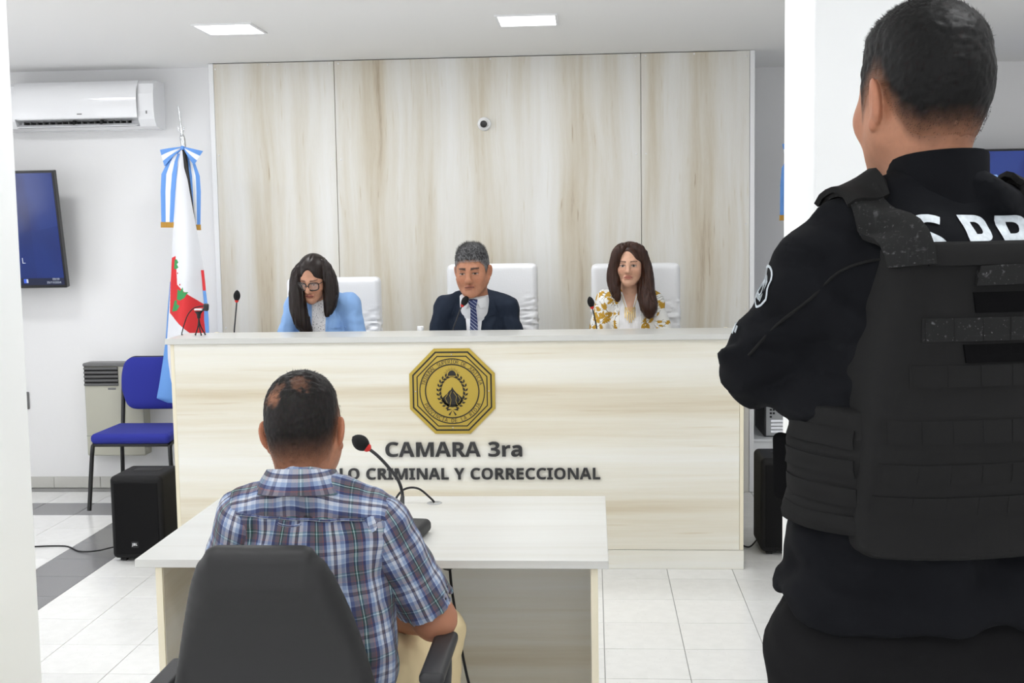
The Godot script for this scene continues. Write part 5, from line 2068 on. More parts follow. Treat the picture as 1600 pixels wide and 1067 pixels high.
	var nw := noise(15, 11.0, 2)
	W.bend = func(p: Vector3) -> float: return nw.get_noise_3d(p.x * 0.5, p.y * 2.4, p.z * 0.5) * 0.006
	W.pad = 0.004
	solid("waist_band", W, 0.007, nylon, vest)
	var back := Transform3D(Basis(), Vector3(0, 0, 0.17))
	# rows of webbing on the back panel, stitched into cells
	for q: Array in [[1.462, 1.432, -0.098, 0.098], [1.402, 1.374, -0.112, 0.112], [1.332, 1.302, -0.142, 0.142], [1.276, 1.25, -0.146, 0.146], [1.232, 1.208, -0.148, 0.148]]:
		put("webbing", lay_on(plate(Vector2(q[2], q[0]), Vector2(q[3], q[0]), Vector2(q[2], q[1]), Vector2(q[3], q[1]), 0.0016, 22, 2), V, back, 0.0), worn if q[0] > 1.45 else nylon, vest)
		var n := int((q[3] - q[2]) / 0.038)
		var st := MB.new()
		for i in n + 1:
			var x: float = q[2] + 0.004 + (q[3] - q[2] - 0.008) * i / n
			st.xf = Transform3D()
			var pl := plate(Vector2(x - 0.0006, q[0] - 0.001), Vector2(x + 0.0006, q[0] - 0.001), Vector2(x - 0.0006, q[1] + 0.001), Vector2(x + 0.0006, q[1] + 0.001), 0.0006, 1, 3)
			var wr := lay_on(pl, V, back, 0.0016)
			var base := st.v.size()
			st.v.append_array(wr.v); st.n.append_array(wr.n); st.uv.append_array(wr.uv); st.c.append_array(wr.c)
			for k in wr.idx:
				st.idx.append(k + base)
		put("stitching", st, nylon, vest).set_meta("kind", "stuff")
	for q: Array in [[1.494, 1.468, -0.032, 0.06], [1.428, 1.405, -0.045, 0.06]]:
		put("velcro_strip", lay_on(plate(Vector2(q[2], q[0]), Vector2(q[3], q[0]), Vector2(q[2] + 0.003, q[1]), Vector2(q[3], q[1]), 0.0025, 12, 2), V, back, 0.0), velcro, vest)
	put("drag_handle", lay_on(plate(Vector2(-0.024, 1.527), Vector2(0.07, 1.529), Vector2(-0.03, 1.502), Vector2(0.074, 1.504), 0.007, 14, 3), V, back, 0.0), worn, vest)
	put("top_binding", lay_on(plate(Vector2(-0.085, 1.552), Vector2(0.085, 1.552), Vector2(-0.09, 1.528), Vector2(0.09, 1.528), 0.004, 20, 2), V, back, 0.0), nylon, vest)
	# waist band webbing, left and right of the panel
	for s: float in [-1.0, 1.0]:
		for y: float in [1.315, 1.277, 1.238, 1.2]:
			var fr2 := frame(Vector3(0.17 * s, 0, 0.02), Vector3(0.85 * s, 0, 0.5))
			put("webbing", lay_on(plate(Vector2(-0.055, y), Vector2(0.075, y - 0.002), Vector2(-0.055, y - 0.024), Vector2(0.075, y - 0.026), 0.003, 12, 2), W, fr2, 0.0), nylon, vest)
	# straps over the shoulders
	for s: float in [-1.0, 1.0]:
		# the strap runs over the shoulder and down onto the panel
		var grid := []
		for i in 15:
			var a := i / 14.0
			var g := deg_to_rad(lerpf(122.0, 8.0, a))
			var dir := Vector3(0, -sin(g), -cos(g))
			var cx := lerpf(0.128, 0.109, a)
			var lift := 0.006 + 0.036 * smoothstep(0.55, 0.95, a)
			var line := []
			for k in 7:
				var w := (k / 6.0 - 0.5) * 0.044
				var from := Vector3(cx * s + w, 1.51, 0.015) - dir * 0.3
				var hit = J.hit(from, dir, 0.5)
				var hp: Vector3 = hit if hit != null else from + dir * 0.2
				line.append(hp - dir * lift)
			grid.append(line)
		put("shoulder_strap", MB.new().sheet(grid, 0.009), worn, vest)
		var pad := []
		for i in range(0, 7):
			var line := []
			for k in 7:
				line.append(grid[i][3] + (grid[i][k] - grid[i][3]) * 1.3 + Vector3(0, 0.006, 0))
			pad.append(line)
		put("strap_pad", MB.new().sheet(pad, 0.008), nylon, vest)
	# pouch hanging at the left hip
	put("side_pouch", MB.new().at(Vector3(-0.18, 1.23, -0.09), Vector3(0, 0.3, 0.03)).rbox(Vector3.ZERO, Vector3(0.022, 0.1, 0.045), 0.012, 3), velcro, vest)
	legs(t, [Vector3(-0.1, 0.97, 0), Vector3(0.1, 0.97, 0)], [Vector3(-0.13, 0.52, -0.02), Vector3(0.13, 0.52, -0.02)], [Vector3(-0.15, 0.1, 0.0), Vector3(0.15, 0.1, 0.0)], trous, M.rubber_black, [0.118, 0.078, 0.062])

func plaid() -> ImageTexture:
	# thread colours along the warp, each [width in mm, colour]
	var seq := [[9, rgb(222, 228, 240)], [8, rgb(150, 172, 212)], [3, rgb(190, 205, 228)], [8, rgb(52, 64, 112)], [9, rgb(98, 88, 100)], [2, rgb(128, 84, 92)], [4, rgb(36, 72, 74)], [2, rgb(190, 222, 218)], [4, rgb(36, 72, 74)], [8, rgb(98, 88, 100)], [3, rgb(128, 84, 92)], [6, rgb(52, 64, 112)], [8, rgb(156, 178, 214)], [6, rgb(225, 230, 240)], [6, rgb(96, 90, 104)], [2, rgb(52, 64, 112)]]
	var run := []
	for e: Array in seq:
		for i in e[0] * 4:
			run.append(e[1])
	var n := run.size()
	var th := noise(5, 0.5, 2)
	return tex(n, n, func(x: int, y: int) -> Color:
		var a: Color = run[x]
		var b: Color = run[(y + n / 3) % n]
		var c := a.lerp(b, 0.34) * 0.86
		return c * (1.0 + 0.12 * th.get_noise_2d(x * 0.7, y * 3.0) + 0.10 * th.get_noise_2d(x * 3.0 + 90.0, y * 0.7)))


func seated_man() -> void:
	var root := Vector3(-0.62, 0, -2.53)
	var t := thing("person", "man in a blue plaid short-sleeved shirt seated with his back turned", "person", root)
	var skm := skin_material("skin_seated")
	var skin := lin(174, 120, 92)
	var W := func(x: float, y: float, z: float) -> Vector3: return Vector3(x, y, z) - root
	var shl: Vector3 = W.call(-0.775, 0.965, -2.55)
	var shr: Vector3 = W.call(-0.455, 0.95, -2.56)
	var ell: Vector3 = W.call(-0.845, 0.72, -2.62)
	var elr: Vector3 = W.call(-0.362, 0.722, -2.62)
	var wrl: Vector3 = W.call(-0.68, 0.635, -2.82)
	var wrr: Vector3 = W.call(-0.475, 0.655, -2.8)
	var chest: Vector3 = W.call(-0.615, 0.86, -2.56)
	var o := {"skin": skin, "hair": lin(30, 27, 26), "seed": 14, "neck": 0.057, "nape": Vector3(0.003, -0.13, 0.03), "fade": 0.085, "ear_out": 0.55,
		"line": [Vector2(0, 0.085), Vector2(0.8, 0.07), Vector2(1.05, 0.02), Vector2(1.3, -0.01), Vector2(1.6, 0.0), Vector2(1.9, -0.03), Vector2(2.2, -0.07), Vector2(2.6, -0.085), Vector2(3.15, -0.085)]}
	# thin hair over the crown, towards the left
	var bn := noise(71, 45.0, 3)
	var bald := func(p: Vector3) -> float:
		var d1 := (p - Vector3(-0.036, 0.088, 0.072)).length()
		var d2 := (p - Vector3(0.014, 0.104, 0.068)).length()
		var g := minf(d1 / 0.032, d2 / 0.034) + bn.get_noise_3dv(p) * 0.55
		return lerpf(0.1, 1.0, smoothstep(0.35, 1.4, g))
	o.bald = bald
	var hx := look(W.call(-0.637, 1.148, -2.60), -0.03, -0.10, 0.05, 1.03)
	var b := Sdf.new()
	b.cap(W.call(-0.632, 1.06, -2.57), W.call(-0.625, 0.98, -2.57), 0.05, 0.05, 0.03)
	b.ell(chest, Vector3(0.13, 0.16, 0.09), 0.04)
	b.ell(W.call(-0.61, 0.62, -2.53), Vector3(0.14, 0.16, 0.1), 0.05)
	b.path([chest + Vector3(0, 0.1, 0), shl, ell], [0.05, 0.042, 0.042], 0.02)
	b.path([chest + Vector3(0, 0.1, 0), shr, elr], [0.05, 0.042, 0.044], 0.02)
	b.cap(ell, wrl, 0.043, 0.029, 0.012)
	b.cap(elr, wrr, 0.045, 0.03, 0.012)
	b.ball(elr + Vector3(0.004, -0.006, 0.004), 0.046, 0.02)
	var h := Sdf.new()
	head_prims(h, o)
	var hl := Sdf.new()
	hand(hl, Transform3D(Basis.from_euler(Vector3(-0.1, -0.9, 0.2)), wrl), 1.0, 0.8)
	var hr := Sdf.new()
	hand(hr, Transform3D(Basis.from_euler(Vector3(-0.1, 0.7, -0.2)), wrr), -1.0, 0.8)
	var j := solid("body", b, 0.011, skm, t, plain(skin))
	j.extra = [{"s": h, "cell": 0.003, "xf": hx, "paint": skin_paint(o)}, {"s": hl, "cell": 0.0045, "paint": plain(skin)}, {"s": hr, "cell": 0.0045, "paint": plain(skin)}]
	short_hair(t, hx, o, func(p: Vector3, g: float) -> float:
		var d := lerpf(-0.003, 0.0006, smoothstep(0.004, 0.016, g)) + 0.003 * smoothstep(0.06, 0.13, g) + 0.005 * smoothstep(0.04, 0.1, p.y)
		return d - 0.0055 * (1.0 - bald.call(p)),
		func(p: Vector3, n: Vector3) -> Vector3: return n * 0.25 + Vector3(-(p.z - 0.05) * 6.0, -0.5 + p.y * 2.0, (p.x) * 6.0),
		17000, 0.013)
	# a few long strands combed over the thin spot
	# shirt
	var m := mat("plaid_shirt", Color.WHITE, 0.85)
	m.albedo_texture = plaid()
	m.uv1_scale = Vector3(1.0 / 0.088, 1.0 / 0.088, 1)
	m.rim_enabled = true
	m.rim = 0.2
	var fold := noise(19, 9.0, 2)
	var torso := func(s: Sdf, g: float) -> void:
		s.ell(chest + Vector3(0, -0.02, 0), Vector3(0.172 + g, 0.2 + g, 0.132 + g), 0.05)
		s.cap(shl + Vector3(0.02, -0.01, 0.005), shr + Vector3(-0.02, -0.01, 0.005), 0.066 + g, 0.066 + g, 0.05)
		s.cap(W.call(-0.63, 1.03, -2.535), shl + Vector3(0.03, 0.005, 0), 0.06 + g, 0.062 + g, 0.03)
		s.cap(W.call(-0.63, 1.03, -2.535), shr + Vector3(-0.03, 0.005, 0), 0.06 + g, 0.062 + g, 0.03)
		s.ell(W.call(-0.6, 0.66, -2.53), Vector3(0.172 + g, 0.18 + g, 0.135 + g), 0.08)
		s.ell(W.call(-0.6, 0.54, -2.52), Vector3(0.185 + g, 0.09 + g, 0.14 + g), 0.04)
		s.bend = func(p: Vector3) -> float: return fold.get_noise_3d(p.x * 1.3, p.y * 0.8, p.z * 1.3) * 0.012
		s.pad = 0.008
	var flat := func(p: Vector3, n: Vector3) -> Vector2:
		return Vector2(atan2(p.x, p.z + 0.09) * 0.2, -p.y)
	var S := Sdf.new()
	torso.call(S, 0.0)
	var B := Sdf.new()
	torso.call(B, 0.0)
	B.rbox(Vector3(0, 0.03, 0), Vector3(2, 0.955, 2), 0.002, 0.004, 2, Vector3(0.0, 0, -0.05))
	solid("shirt_back", B, 0.007, m, t, null, flat)
	var Y := Sdf.new()
	torso.call(Y, 0.0015)
	Y.rbox(Vector3(0, 2.967, 0), Vector3(2, 1.988, 2), 0.002, 0.004, 2, Vector3(0.0, 0, -0.05))
	solid("shirt_yoke", Y, 0.007, m, t, null, func(p: Vector3, n: Vector3) -> Vector2: return Vector2(-(p.y * 0.9) + p.z * 0.75, p.x))
	# the yoke seam
	var sm := []
	for i in 25:
		var x := lerpf(-0.142, 0.132, i / 24.0)
		var hit = S.hit(Vector3(x, 0.982 - 0.05 * x, 0.5), Vector3(0, 0, -1), 0.9)
		if hit != null:
			sm.append(hit + Vector3(0, 0, 0.001))
	put("yoke_seam", MB.new().tube(sm, 0.0042, 7, true, 0.7), m, t)
	for q: Array in [[shl, ell, -1.0], [shr, elr, 1.0]]:
		var s := Sdf.new()
		var d: Vector3 = (q[1] - q[0]).normalized()
		var e: Vector3 = q[0] + d * 0.225
		s.cap(q[0] + Vector3(-0.012 * q[2], 0.0, 0), e + d * 0.06, 0.066, 0.066, 0.02)
		s.ell(q[0] + Vector3(-0.03 * q[2], -0.02, 0.0), Vector3(0.06, 0.07, 0.07), 0.03)
		s.cap(e - d * 0.012, e + d * 0.1, 0.052, 0.053, 0.004, 1)
		var bs := Basis(Quaternion(Vector3.UP, -d))
		s.rbox(e - d * 1.0, Vector3(1, 1.0, 1), 0.001, 0.003, 2, bs.get_euler())
		s.bend = func(p: Vector3) -> float: return fold.get_noise_3d(p.x * 1.6 + 9.0, p.y * 1.2, p.z * 1.6) * 0.007
		s.pad = 0.007
		var q0: Vector3 = q[0]
		var sx := d.cross(Vector3(0, 0, 1)).normalized()
		var sz := sx.cross(d)
		solid("shirt_sleeve", s, 0.007, m, t, null, func(p: Vector3, _n: Vector3) -> Vector2:
			var r := p - q0
			return Vector2(atan2(r.dot(sx), r.dot(sz)) * 0.075, r.dot(d)))
	# collar folded over a stand
	var col := []
	var cu := []
	for i in 9:
		var a := float(i) / 8
		var line := []
		var ul := []
		for k in 33:
			var g := lerpf(-2.6, 2.6, k / 32.0)
			var fall := 0.0 if a < 0.25 else (a - 0.25) / 0.75
			var r := 0.068 + 0.03 * fall
			var y := 1.085 - 0.05 * fall - (0.012 if a < 0.25 else 0.0) * (1.0 - a * 4.0) - 0.014 * (1.0 - cos(g))
			line.append(W.call(-0.634 + sin(g) * r * 1.08, y, -2.548 + cos(g) * r))
			ul.append(Vector2(y * 0.9, g * 0.075))
		col.append(line)
		cu.append(ul)
	put("shirt_collar", MB.new().sheet(col, 0.004, cu), m, t)
	var lp := MB.new()
	lp.tube(curve([W.call(-0.655, 0.985, -2.418), W.call(-0.64, 0.982, -2.412), W.call(-0.62, 0.981, -2.412), W.call(-0.607, 0.983, -2.418)], 4), 0.004, 6, true, 0.5)
	put("locker_loop", lp, m, t)
	# trousers and shoes
	var khaki := mat("khaki", rgb(222, 203, 160), 0.85)
	relief(khaki, 0.4, 0.05, 256, Vector3(14, 14, 14))
	legs(t, [W.call(-0.70, 0.565, -2.54), W.call(-0.52, 0.565, -2.54)], [W.call(-0.76, 0.575, -2.95), W.call(-0.40, 0.575, -2.95)], [W.call(-0.74, 0.1, -3.0), W.call(-0.42, 0.1, -3.0)], khaki, M.rubber_black, [0.082, 0.066, 0.05], 0.01)

func long_hair(parent: Node, hx: Transform3D, hair: Color, face: Array, locks: Array, seed_: int) -> void:
	var m := mat("long_hair_%d" % seed_, Color.WHITE, 0.42, 0.0, 0.4)
	m.vertex_color_use_as_albedo = true
	var n2 := noise(seed_, 150.0, 2)
	var tone := func(p: Vector3, _n: Vector3) -> Color:
		var c := hair * (1.0 + 0.7 * n2.get_noise_3d(p.x, p.y * 0.12, p.z))
		c.a = 1.0
		return c
	var s := Sdf.new()
	s.ell(Vector3(0, 0.036, 0.014), Vector3(0.084, 0.097, 0.102), 0.02)
	s.ell(Vector3(0, -0.03, 0.05), Vector3(0.078, 0.09, 0.062), 0.03)
	for e: Array in face:
		s.ell(e[0], e[1], 0.012, 1, e[2] if e.size() > 2 else Vector3.ZERO)
	# parting
	s.cap(Vector3(-0.012, 0.12, -0.07), Vector3(-0.008, 0.137, 0.02), 0.004, 0.003, 0.008, 1)
	var c := Sdf.new()
	for l: Dictionary in locks:
		c.path(curve(l.p, 3), curve_f(l.r, 3), 0.02)
	var fold := noise(seed_ + 1, 60.0, 2)
	c.bend = func(p: Vector3) -> float: return fold.get_noise_3d(p.x, p.y * 0.08, p.z) * 0.006
	c.pad = 0.003
	var j := solid("hair", s, 0.004, m, parent, tone)
	j.xf = hx
	j.extra = [{"s": c, "cell": 0.005, "paint": tone}]
	var b := MB.new()
	b.cols = true
	var rg := RandomNumberGenerator.new()
	rg.seed = seed_
	for l: Dictionary in locks:
		var ps: Array = curve(l.p, 3)
		var rs: Array = curve_f(l.r, 3)
		for i in l.get("n", 60):
			var g := rg.randf() * TAU
			var w := rg.randf_range(0.85, 1.04)
			var line := []
			var rr := []
			var from := rg.randi_range(0, 2)
			var to: int = ps.size() - rg.randi_range(0, 2)
			for k in range(from, to):
				line.append(ps[k] + Vector3(cos(g), 0, sin(g)) * (rs[k] * w) + Vector3(rg.randf_range(-1, 1), 0, rg.randf_range(-1, 1)) * 0.0015)
				rr.append(0.0022 * (1.0 - 0.75 * float(k) / ps.size()))
			b.col = tone.call(Vector3(g * 0.02, 0, w * 0.1), Vector3.UP) * rg.randf_range(0.7, 1.5)
			b.col.a = 1.0
			b.tube(line, rr, 5, false)
	put("hair_strands", b, m, parent).set_meta("kind", "stuff")


func curve_f(rs: Array, per: int) -> Array:
	var out := []
	for i in rs.size() - 1:
		for k in per:
			out.append(lerpf(rs[i], rs[i + 1], float(k) / per))
	out.append(rs[rs.size() - 1])
	return out


# seated upper body in a jacket; d: shoulders half width, heights in the person's frame
func jacket_sdf(d: Dictionary) -> Sdf:
	var s := Sdf.new()
	var y: float = d.sh
	var w: float = d.w
	var g: float = d.get("bulk", 1.0)
	s.ell(Vector3(0, y - 0.15, 0.0), Vector3(w * 1.0 * g, 0.19, 0.108 * g), 0.05)
	s.ell(Vector3(0, y - 0.34, 0.02), Vector3(w * 0.95 * g, 0.16, 0.108 * g), 0.06)
	s.ell(Vector3(0, y - 0.5, 0.03), Vector3(w * 1.05 * g, 0.12, 0.12 * g), 0.05)
	for x: float in [-1.0, 1.0]:
		var sh := Vector3(w * x, y, -0.005)
		s.cap(Vector3(0.012 * x, d.nb, 0.01), sh, 0.045 * g, 0.05 * g, 0.03)
		s.cap(sh, Vector3((w + 0.075) * x, y - 0.25, -0.07), 0.053 * g, 0.05 * g, 0.025)
		s.cap(Vector3((w + 0.075) * x, y - 0.25, -0.07), Vector3(0.1 * x, 0.755, d.reach), 0.049 * g, 0.036 * g, 0.02)
	s.cap(Vector3(-w, y, 0), Vector3(w, y, 0), 0.048, 0.048, 0.05)
	var fold := noise(d.get("seed", 3), 10.0, 2)
	s.bend = func(p: Vector3) -> float: return fold.get_noise_3d(p.x * 1.2, p.y * 0.9, p.z) * 0.009
	s.pad = 0.005
	return s


func judge_body(t: Node3D, d: Dictionary, o: Dictionary, hx: Transform3D, skm: Material, cell: float) -> void:
	var skin: Color = o.skin
	var b := Sdf.new()
	b.cap(d.neck_top, Vector3(0, d.sh - 0.02, 0.01), 0.045, 0.055, 0.03)
	b.ell(Vector3(0, d.sh - 0.16, 0.0), Vector3(d.w * 0.75, 0.15, 0.075), 0.04)
	b.ell(Vector3(0, d.sh - 0.45, 0.02), Vector3(d.w * 0.75, 0.15, 0.085), 0.05)
	var parts := []
	for x: float in [-1.0, 1.0]:
		b.path([Vector3(0, d.sh - 0.05, 0), Vector3(d.w * 0.95 * x, d.sh - 0.005, 0), Vector3((d.w + 0.075) * x, d.sh - 0.25, -0.07), Vector3(0.085 * x, 0.752, d.reach - 0.01)], [0.04, 0.035, 0.032, 0.026], 0.02)
		var hs := Sdf.new()
		hand(hs, Transform3D(Basis.from_euler(Vector3(-0.05, 0.5 * x, 0)), Vector3(0.085 * x, 0.752, d.reach - 0.01)), -x, 0.35)
		parts.append({"s": hs, "cell": 0.006, "paint": plain(skin)})
	var h := Sdf.new()
	head_prims(h, o)
	parts.push_front({"s": h, "cell": cell, "xf": hx, "paint": skin_paint(o)})
	var j := solid("body", b, 0.016, skm, t, plain(skin))
	j.extra = parts


func judges() -> void:
	for q: Array in [[-1.446, 1.338, 0.527, "white leather armchair behind the judge with glasses"], [-0.556, 1.402, 0.502, "white leather armchair behind the judge in the dark suit"], [0.234, 1.394, 0.486, "white leather armchair behind the judge in the leaf-print jacket"]]:
		leather_chair(q)
	judge_glasses()
	judge_suit()
	judge_print()


func leather_chair(q: Array) -> void:
	var t := thing("leather_armchair", q[3], "chair", Vector3(q[0], 0.15, -6.58), 0.0, "white leather chairs of the judges")
	var top: float = q[1] - 0.15
	var w: float = q[2]
	var s := Sdf.new()
	s.rbox(Vector3(0, (top + 0.44) / 2, -0.12), Vector3(w / 2, (top - 0.44) / 2, 0.05), 0.03, 0.02, 0, Vector3(0.03, 0, 0))
	var cr := noise(int(q[0] * 10.0) + 40, 14.0, 2)
	s.bend = func(p: Vector3) -> float:
		var a := smoothstep(0.1, 0.22, absf(p.x)) * smoothstep(top - 0.12, top - 0.3, p.y)
		return cr.get_noise_3d(p.x * 0.8, p.y * 2.6, p.z) * 0.014 * a
	s.pad = 0.008
	solid("backrest", s, 0.011, M.leather_white, t)
	# sewn border near the edges
	for x: float in [-1.0, 1.0]:
		put("piping", MB.new().tube([Vector3(x * (w / 2 - 0.022), top - 0.03, -0.0805), Vector3(x * (w / 2 - 0.02), top - 0.35, -0.078), Vector3(x * (w / 2 - 0.02), 0.5, -0.064)], 0.0022, 6), M.leather_white, t)
	put("seat", MB.new().rbox(Vector3(0, 0.43, 0.1), Vector3(0.5, 0.11, 0.48), 0.045, 5), M.leather_white, t)
	for x: float in [-1.0, 1.0]:
		var a := MB.new()
		a.rbox(Vector3(0.275 * x, 0.63, 0.08), Vector3(0.05, 0.04, 0.3), 0.018, 3)
		var o := put("armrest", a, M.leather_white, t)
		put("arm_bracket", MB.new().tube(curve([Vector3(0.275 * x, 0.615, 0.2), Vector3(0.275 * x, 0.5, 0.18), Vector3(0.24 * x, 0.41, 0.12)], 4), 0.014, 8), M.steel, o)
	put("gas_column", MB.new().lathe([Vector2(0.0001, 0.38), Vector2(0.03, 0.38), Vector2(0.03, 0.08), Vector2(0.0001, 0.08)], 16), M.steel, t)
	for i in 5:
		var g := TAU * i / 5
		var d := Vector3(sin(g), 0, cos(g))
		var l := put("base_leg", MB.new().tube([d * 0.03 + Vector3.UP * 0.09, d * 0.28 + Vector3.UP * 0.065], [0.024, 0.016], 8), M.steel, t)
		put("castor", MB.new().ball(d * 0.28 + Vector3.UP * 0.026, Vector3(0.025, 0.025, 0.025), 12, 8), M.plastic_black, l)


func judge_legs(t: Node3D, m: Material) -> void:
	legs(t, [Vector3(-0.09, 0.54, 0.05), Vector3(0.09, 0.54, 0.05)], [Vector3(-0.11, 0.53, -0.36), Vector3(0.11, 0.53, -0.36)], [Vector3(-0.11, 0.1, -0.33), Vector3(0.11, 0.1, -0.33)], m, M.rubber_black, [0.075, 0.058, 0.045], 0.02)


func front(y: float) -> Transform3D:
	return Transform3D(Basis(Vector3(-1, 0, 0), Vector3.UP, Vector3(0, 0, -1)), Vector3(0, y, -0.14))


func judge_glasses() -> void:
	var rx := -1.395
	var t := thing("person", "judge with long dark hair and black glasses in a light blue jacket, reading", "person", Vector3(rx, 0.15, -6.17), PI)
	var o := {"skin": lin(196, 146, 120), "hair": lin(34, 25, 22), "seed": 24, "fem": 1.0, "neck": 0.047, "nape": Vector3(0, -0.17, 0.05), "lid": 0.0026, "gaze": Vector2(0, -0.002), "lips": lin(150, 84, 76),
		"line": [Vector2(0, 0.085), Vector2(3.15, 0.085)]}
	var hx := look(Vector3(0.024, 1.205, -0.1), -0.1, -0.36, 0.03, 0.95)
	var d := {"sh": 1.062, "nb": 1.092, "w": 0.135, "reach": -0.17, "seed": 23, "neck_top": Vector3(0.02, 1.15, -0.05)}
	judge_body(t, d, o, hx, skin_material("skin_glasses"), 0.0024)
	var blue := mat("jacket_blue", rgb(138, 176, 226), 0.85)
	blue.rim_enabled = true
	blue.rim = 0.25
	relief(blue, 0.5, 0.06, 256, Vector3(14, 14, 14))
	var J := jacket_sdf(d)
	solid("jacket", J, 0.009, blue, t)
	# white top in the open front, with dark specks
	var top := mat("printed_top", Color.WHITE, 0.8)
	var sp := noise(33, 0.09, 3)
	top.albedo_texture = tex(128, 128, func(x: int, y: int) -> Color:
		return rgb(236, 236, 238).lerp(rgb(40, 42, 50), clampf(sp.get_noise_2d(x, y) * 7.0 - 2.6, 0.0, 0.9)))
	top.uv1_scale = Vector3(9, 9, 1)
	put("blouse", lay_on(plate(Vector2(-0.045, 0.095), Vector2(0.034, 0.095), Vector2(-0.03, -0.16), Vector2(0.03, -0.16), 0.003, 8, 16), J, front(1.0), 0.0), top, t)
	for q: Array in [[-0.05, -0.034], [0.038, 0.034]]:
		put("jacket_edge", lay_on(plate(Vector2(q[0] - 0.005, 0.1), Vector2(q[0] + 0.005, 0.1), Vector2(q[1] - 0.004, -0.16), Vector2(q[1] + 0.004, -0.16), 0.006, 2, 14), J, front(1.0), 0.0), blue, t)
	put("pocket_flap", lay_on(plate(Vector2(0.06, -0.045), Vector2(0.13, -0.043), Vector2(0.06, -0.052), Vector2(0.13, -0.05), 0.004, 6, 1), J, front(1.0), 0.0), blue, t)
	long_hair(t, hx, o.hair, [[Vector3(0.0, -0.045, -0.12), Vector3(0.055, 0.112, 0.085)], [Vector3(0, -0.16, -0.06), Vector3(0.06, 0.06, 0.09)], [Vector3(0.0, 0.03, -0.115), Vector3(0.034, 0.066, 0.06)]], [
		{"p": [Vector3(0.03, 1.29, -0.12), Vector3(0.082, 1.25, -0.13), Vector3(0.094, 1.2, -0.15), Vector3(0.096, 1.13, -0.16), Vector3(0.092, 1.06, -0.155), Vector3(0.075, 0.99, -0.15), Vector3(0.05, 0.93, -0.145)], "r": [0.022, 0.027, 0.03, 0.033, 0.038, 0.036, 0.02], "n": 90},
		{"p": [Vector3(0.0, 1.29, -0.12), Vector3(-0.045, 1.26, -0.125), Vector3(-0.066, 1.2, -0.13), Vector3(-0.07, 1.14, -0.12), Vector3(-0.064, 1.08, -0.12), Vector3(-0.05, 1.02, -0.135)], "r": [0.022, 0.026, 0.03, 0.034, 0.028, 0.01], "n": 70},
		{"p": [Vector3(0.02, 1.26, -0.02), Vector3(0.03, 1.16, 0.02), Vector3(0.03, 1.05, 0.07), Vector3(0.03, 0.95, 0.1)], "r": [0.06, 0.065, 0.06, 0.03], "n": 40}], 51)
	# glasses
	var gl := Node3D.new()
	gl.name = "glasses"
	t.add_child(gl)
	gl.transform = hx
	var fr := MB.new()
	for x: float in [-1.0, 1.0]:
		var ps := []
		for i in 25:
			var g := TAU * i / 24
			var q := Vector2(signf(cos(g)) * pow(absf(cos(g)), 0.6), signf(sin(g)) * pow(absf(sin(g)), 0.6))
			ps.append(Vector3(0.0325 * x + q.x * 0.0265 + 0.002 * x * q.y, -0.003 + q.y * 0.021, -0.106 + 0.012 * pow(absf(q.x * 0.5 * x + 0.5), 2.0) * 1.0))
		fr.tube(ps, 0.0031, 7, false)
		fr.tube([Vector3(0.056 * x, 0.008, -0.098), Vector3(0.072 * x, 0.008, -0.06), Vector3(0.08 * x, 0.006, 0.0)], 0.002, 6)
	fr.tube(curve([Vector3(-0.009, 0.002, -0.112), Vector3(0, 0.005, -0.115), Vector3(0.009, 0.002, -0.112)], 3), 0.0022, 6)
	put("frame", fr, M.frame_black, gl)
	var ln := mat("lens", rgb(235, 238, 240), 0.05, 0.0, 0.15)
	ln.transparency = BaseMaterial3D.TRANSPARENCY_ALPHA
	ln.albedo_color.a = 0.06
	for x: float in [-1.0, 1.0]:
		put("lens", MB.new().box(Vector3(0.0325 * x, -0.003, -0.101), Vector3(0.046, 0.033, 0.001), 0.0), ln, gl)
	judge_legs(t, M.rubber_black)


func both(a: Sdf, b: Sdf) -> Sdf:
	var s := Sdf.new()
	for q: Sdf in [a, b]:
		for i in q.kind.size():
			if q.op[i] == 0:
				s._add(q.kind[i], 0, q.k[i], q.a[i], q.ba[i], q.ra[i], q.ra[i] + q.dr[i], q.tf[i], q.lo[i], q.hi[i])
	return s


